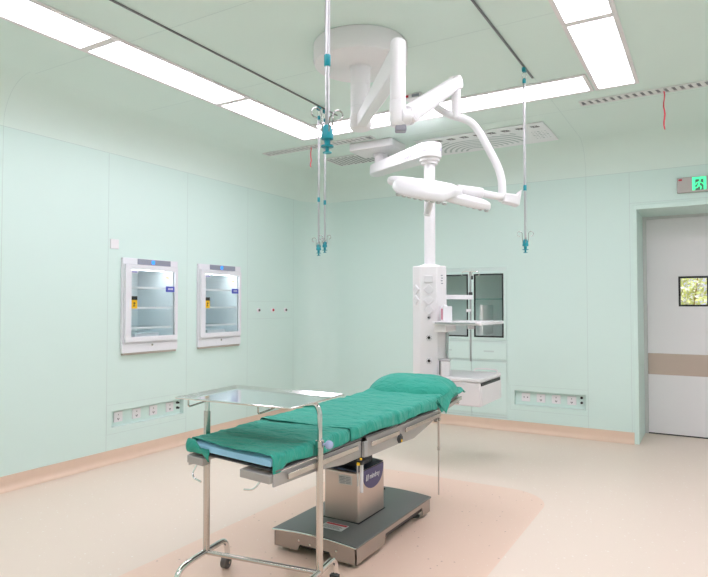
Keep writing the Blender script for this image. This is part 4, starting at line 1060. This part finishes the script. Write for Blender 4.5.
# ------------------------------------------------------------------ blue pad and green sheets
def ridge(p, s): return 1-abs(noise.noise(Vector(p)*s))*2
def drape(name, y0, y1, zt, dn, df, ny, amp, seed, x_n, x_f, edge=None, rr=0.022, thick=0.0025, m='green_cloth'):
    """cloth laid over the pad: goes down the near side by dn(y) and the far side by df(y)"""
    vs = []; fs = []; NX = 72
    for i in range(ny+1):
        y = y0+(y1-y0)*i/ny
        W = x_n - x_f; a, b = dn(y), df(y); L_ = a + W + b
        for j in range(NX+1):
            s_ = L_*j/NX; zT = zt(None, y)
            if s_ < a: x = x_n; z_ = -(a-s_); nn = Vector((1,0,0))
            elif s_ > a+W: x = x_f; z_ = -(s_-a-W); nn = Vector((-1,0,0))
            else: x = x_n-(s_-a); z_ = 0; nn = UP
            # round over the edges
            e_ = min(abs(s_-a), abs(s_-a-W))
            if e_ < rr:
                k = (1-e_/rr); near = abs(s_-a) < abs(s_-a-W); sgn = -1 if near else 1
                x += sgn*k*k*rr*0.30; z_ -= k*k*rr*0.30
            yy = y + (edge(x, z_, y) if edge else 0)
            z = zt(x, yy) + z_
            P = Vector((x*1.0, yy*1.7, z))
            w_ = 0.55*noise.noise(Vector((x*5+seed, yy*7, z*5))) + 0.35*(ridge((x*0.8+seed, yy*1.9, z), 6)-0.6) + 0.2*noise.noise(Vector((x*22, yy*26+seed, z*20)))
            w2 = w_*amp if z_ > -0.004 else w_*amp*0.9 + 0.003*math.sin(yy*41+seed) + 0.006*(-z_/0.08)
            q = Vector((x, yy, z)) + nn*max(w2, -0.0035)
            vs.append(q)
    for i in range(ny):
        for j in range(NX): b = i*(NX+1)+j; fs.append((b, b+1, b+NX+2, b+NX+1))
    o = MB().add(vs, fs).build(name, m, None, smooth=180, fix=False)
    md = o.modifiers.new('thickness', 'SOLIDIFY'); md.thickness = thick; md.offset = 1.0
    return o
def zpad(x, y): return ztop(y) + 0.066
# light blue under-sheet wrapped round the pad at the foot end
vs = []; N = 40; M_ = 16; fs = []
prof = [(-0.242, 0.660), (0.262, 0.660), (0.268, 0.670), (0.262, 0.684), (0.245, 0.690), (-0.230, 0.690), (-0.244, 0.684), (-0.250, 0.672)]
for i in range(N+1):
    y = 1.89+(2.57-1.89)*i/N
    for k, (x, z) in enumerate(prof):
        dz = 0.004*noise.noise(Vector((x*14, y*14, z*14)))
        f_ = max(0, 1-(y-1.90)/0.03)
        zz_ = 0.6515 + (z-0.660)*1.3*(1-0.2*f_*f_)
        vs.append((-1.768+x*(1-0.012*f_), y, zz_ + dz + 0.0015))
n_ = len(prof)
fs = [tuple(range(n_)), tuple(N*n_+k for k in range(n_))] + [(i*n_+k, i*n_+(k+1) % n_, (i+1)*n_+(k+1) % n_, (i+1)*n_+k) for i in range(N) for k in range(n_)]
bs = MB().add(vs, fs).build('under_sheet', 'sheet_blue', smooth=60)
tag(bs, 'light blue padded under-sheet showing at the foot end below the green drape', 'bed sheet')

def zl(x, y): return zpad(x, y) + 0.006
dr1 = drape('green_drape', 1.885, 2.56, zl, lambda y: 0.057 + 0.008*math.sin(y*9) + (0.045*max(0, 1-abs(y-1.90)/0.07)), lambda y: 0.060, 130, 0.011, 3.1, XN+0.008, XF-0.010,
            edge=lambda x, z, y: (0.012*math.sin(x*9+1) + 0.01*noise.noise(Vector((x*6, 0, 3))))*max(0, 1-(y-1.885)/0.2))
tag(dr1, 'green surgical sheet over the foot half of the table', 'surgical drape', 'green sheets on the operating table')
dr2 = drape('green_drape', 2.47, 3.62, lambda x, y: zpad(x, y)+0.013, lambda y: 0.062 + 0.006*math.sin(y*11), lambda y: 0.06, 200, 0.014, 9.7, XN+0.014, XF-0.016,
            edge=lambda x, z, y: (0.03*math.sin((x+1.5)*5) + 0.012*noise.noise(Vector((x*5, 1, 3))))*max(0, 1-(y-2.47)/0.25))
tag(dr2, 'green surgical sheet over the middle of the table, its hem overlapping the foot sheet', 'surgical drape', 'green sheets on the operating table')
def corner_fold():
    # folded corner of the foot sheet wrapping under at the far corner
    vs = []; fs = []; NU, NV = 16, 10
    for i in range(NU+1):
        u = i/NU
        for j in range(NV+1):
            v = j/NV
            a = PI*1.05*v
            x = XF-0.012+0.145*u; y = 1.888-0.020*math.sin(a)*(1-0.75*u) ; z = 0.704-0.031*(1-math.cos(a))*(1-0.05*u)+0.004*noise.noise(Vector((u*5, v*5, 1)))
            if u > 0.3 and v < 0.5: z = min(z, 0.704-0.060*(u-0.3)*2)
            vs.append((x, y, z-0.004))
    for i in range(NU):
        for j in range(NV): b = i*(NV+1)+j; fs.append((b, b+1, b+NV+2, b+NV+1))
    m_ = MB().add(vs, fs); return m_
o = corner_fold().build('corner_fold', 'green_cloth', dr1, smooth=180, fix=False)
md = o.modifiers.new('thickness', 'SOLIDIFY'); md.thickness = 0.003
# pillow under a green cover
def zpil(x, y):
    base = ztop(y)+0.046
    u = (x+1.765)/0.305; v = (y-3.765)/0.195
    d = (abs(u)**3.2 + abs(v)**2.4)
    return base + 0.105*max(0, 1-d)**0.55
pt_ = thing('pillow', (-1.765, 3.765, 0.68), 'plump pillow under a green cloth at the head end of the table', 'pillow')
vs = []; fs = []; NU, NV = 60, 44
X0, X1, Y0, Y1 = -2.085, -1.458, 3.535, 3.965
for i in range(NU+1):
    for j in range(NV+1):
        x = X0+(X1-X0)*i/NU; y = Y0+(Y1-Y0)*j/NV
        z = zpil(x, y) + 0.004
        over = max(0, x-(XN+0.012))
        z = z if x < XN+0.02 else z - 0.0
        # cloth falls past the sides of the pad
        for e_, s_ in ((x-(-1.478), 1), ((-2.052)-x, 1), (y-3.935, 1)):
            if e_ > 0: z -= min(0.05 if y < 3.7 else 0.018, e_*1.8)
        if y < 3.62 and x > -1.50:                   # hanging corner
            z -= min(0.03, (x+1.50)*1.5)*min(1, (3.62-y)/0.05)
        w_ = 0.6*noise.noise(Vector((x*6, y*6, 5.5))) + 0.5*(ridge((x*1.2, y*1.4, 2), 6)-0.6) + 0.2*noise.noise(Vector((x*25, y*25, 1)))
        vs.append((x, y + 0.012*math.sin(x*7), z + 0.008*w_))
for i in range(NU):
    for j in range(NV): b = i*(NV+1)+j; fs.append((b, b+1, b+NV+2, b+NV+1))
o = MB().add(vs, fs).build('pillow_cover', 'green_cloth', pt_, smooth=180, fix=False)
md = o.modifiers.new('thickness', 'SOLIDIFY'); md.thickness = 0.003; md.offset = 1
# pointed corner flap
fl = MB(); P = [Vector((-1.474, 3.50, 0.705)), Vector((-1.472, 3.72, 0.730)), Vector((-1.452, 3.66, 0.665)), Vector((-1.456, 3.605, 0.605)), Vector((-1.466, 3.55, 0.660))]
fl.add(P, [(0,1,2,3,4)]); o = fl.build('corner_flap', 'green_cloth', pt_, smooth=0, fix=False)
md = o.modifiers.new('thickness', 'SOLIDIFY'); md.thickness = 0.003
# the cushion itself
vs = []; fs = []
NA, NB = 32, 14
for j in range(NB+1):
    ph = -PI/2 + PI*j/NB
    for i in range(NA):
        th = 2*PI*i/NA; ce = lambda v, p_: math.copysign(abs(v)**p_, v)
        vs.append((-1.765+0.24*ce(math.cos(th), .5)*abs(math.cos(ph))**.6, 3.765+0.125*ce(math.sin(th), .5)*abs(math.cos(ph))**.6, 0.738+0.038*math.sin(ph)))
for j in range(NB):
    for i in range(NA): fs.append((j*NA+i, j*NA+(i+1) % NA, (j+1)*NA+(i+1) % NA, (j+1)*NA+i))
MB().add(vs, fs).build('cushion', 'print_white', pt_, smooth=180)

# ------------------------------------------------------------------ instrument tray stand
t = thing('instrument_stand', (-1.76, 2.14, 0), 'steel wheeled tray stand straddling the foot end of the operating table', 'tray stand')
PL, PR = Vector((-2.045, 2.085, 0)), Vector((-1.465, 2.175, 0))
zt_ = 0.861; zb_ = 0.14; du = (PR-PL).normalized()
fd = Vector((-du.y, du.x, 0))
# posts: outer sleeve with thinner inner tube above
def sleeve(p, z1): return MB().cyl(p+UP*zb_, p+UP*z1, 0.0155)
sleeve(PL, 0.80).build('post', 'steel', t); sleeve(PR, 0.705).build('post', 'steel', t)
MB().cyl(PL+UP*0.78, PL+UP*(zt_-0.005), 0.0115).build('inner_post', 'chrome', t)
MB().tube([PR+UP*0.69, PR+UP*0.80, PR+UP*0.835, PR+UP*0.868-du*0.018, PR+UP*zt_-du*0.055, PR+UP*zt_-du*0.12, PL+UP*zt_+du*0.0], 0.0115, smooth=3).build('inner_post', 'chrome', t)
for z in (0.80, 0.705): pass
k_ = MB().lathe(PR+UP*0.68, UP, [(0, 0.0155), (0.002, 0.019), (0.030, 0.019), (0.032, 0.0155)]).build('lock_collar', 'steel', t)
ko = PR+UP*0.695+du*0.016
MB().lathe(ko, du, [(0, 0.006), (0.012, 0.006), (0.013, 0.010), (0.017, 0.016), (0.026, 0.0195), (0.036, 0.018), (0.044, 0.012), (0.047, 0.004)], 28).build('lock_knob', 'knob_blue', t)['label'] = 'pale blue ball knob'
MB().cyl(PL+UP*(zb_+0.0), PR+UP*(zb_+0.0), 0.0105).build('cross_bar', 'steel', t)
for i, p in enumerate((PL, PR)):
    f_ = MB().tube([p - fd*0.225 + UP*0.062, p - fd*0.222 + UP*0.10, p - fd*0.19 + UP*0.138, p - fd*0.13 + UP*0.145, p + UP*0.145, p + fd*0.10 + UP*0.145, p + fd*0.15 + UP*0.140, p + fd*0.172 + UP*0.105, p + fd*0.175 + UP*0.062], 0.0135, smooth=3).build('foot_frame', 'chrome', t)
    for s_, l_ in ((-1, 0.225), (1, 0.175)):
        c = p + fd*l_*s_
        w_ = c + UP*0.030 - fd*0.012
        cs = MB().lathe(w_ - du*0.016, du, [(0, 0.020), (0.002, 0.029), (0.012, 0.030), (0.020, 0.030), (0.030, 0.029), (0.032, 0.020)], 28).build('castor', 'rubber_grey', t)
        mb = MB(); mb.obox(w_ + du*0.019 + UP*0.014, du, fd, UP, 0.0015, 0.011, 0.022); mb.obox(w_ - du*0.019 + UP*0.014, du, fd, UP, 0.0015, 0.011, 0.022)
        mb.obox(w_ + UP*0.0345, du, fd, UP, 0.0205, 0.012, 0.0025); mb.build('castor_fork', 'dark_grey', cs, smooth=0)
        MB().cyl(w_ - du*0.021, w_ + du*0.021, 0.006, n=12).build('axle', 'chrome', cs)
# tray cradle under the tray
zc_ = zt_ - 0.0
TQ = [Vector((-2.050, 1.892, 0.89)), Vector((-1.437, 1.925, 0.89)), Vector((-1.448, 2.352, 0.89)), Vector((-2.092, 2.334, 0.89))]
cen = sum(TQ, Vector())/4
for f_ in (0.10, 0.72):
    a = TQ[0].lerp(TQ[1], f_); b = TQ[3].lerp(TQ[2], f_)
    a2 = a.lerp(b, 0.04); b2 = a.lerp(b, 0.96)
    MB().tube([a2 - UP*0.012, a2 - UP*0.040, a.lerp(b, 0.10)-UP*0.040, a.lerp(b, 0.5)-UP*0.026, b2-UP*0.026], 0.004, n=8, smooth=1).build('cradle_wire', 'steel', t)
# tray
tray = thing('instrument_tray', (cen.x, cen.y, 0.872), 'empty shiny steel tray lying on the wheeled stand', 'tray')
def ring_pts(s_, z): return [cen + (Vector((q.x, q.y, 0.89))-cen)*s_ + UP*(z) for q in TQ]
def inset(d, z):
    out = []
    for i in range(4):
        p, a, b = TQ[i], TQ[i-1], TQ[(i+1) % 4]
        out.append(p + (a-p).normalized()*d + (b-p).normalized()*d + UP*z)
    return out
rings = [inset(0.004, -0.006), inset(0.0, 0.0), inset(0.006, 0.001), inset(0.036, -0.011), inset(0.040, -0.011)]
vs = [p for r in rings for p in r]; fs = []
for i in range(4):
    for k in range(4): fs.append((i*4+k, i*4+(k+1) % 4, (i+1)*4+(k+1) % 4, (i+1)*4+k))
fs.append((16,17,18,19))
o = MB().add(vs, fs).build('pan', 'tray_steel', tray, smooth=0, fix=False)
md = o.modifiers.new('thickness', 'SOLIDIFY'); md.thickness = 0.0015; md.offset = -1
rim = [q - UP*0.003 for q in TQ]
pts = []
for i in range(4):
    p, a, b = rim[i], rim[i-1], rim[(i+1) % 4]
    pts += [p + (a-p).normalized()*0.012, p + (a-p).normalized()*0.002+(b-p).normalized()*0.002, p + (b-p).normalized()*0.012]
MB().tube(pts, 0.0035, n=8, closed=True).build('rolled_rim', 'chrome', tray)

# the foot end of the table top is turned slightly: far corner lies a little further back
def skew(o):
    for ch in o.children: skew(ch)
    if o.type != 'MESH' or o.name.startswith(('base_', 'column', 'foot', 'badge')) and not o.name.startswith('foot_bracket'): return
    off = Vector((0,0,0)); p = o
    while p is not None: off = off + Vector(p.location); p = p.parent
    for v in o.data.vertices:
        x, y, z = v.co + off
        if z > 0.5 and y < 2.35: v.co.y += 0.13*max(0, XN-x)*min(1, (2.35-y)/0.35)
for o in [ob for ob in list(bpy.data.objects) if ob.name in ('operating_table', 'green_drape', 'under_sheet')]: skew(o)
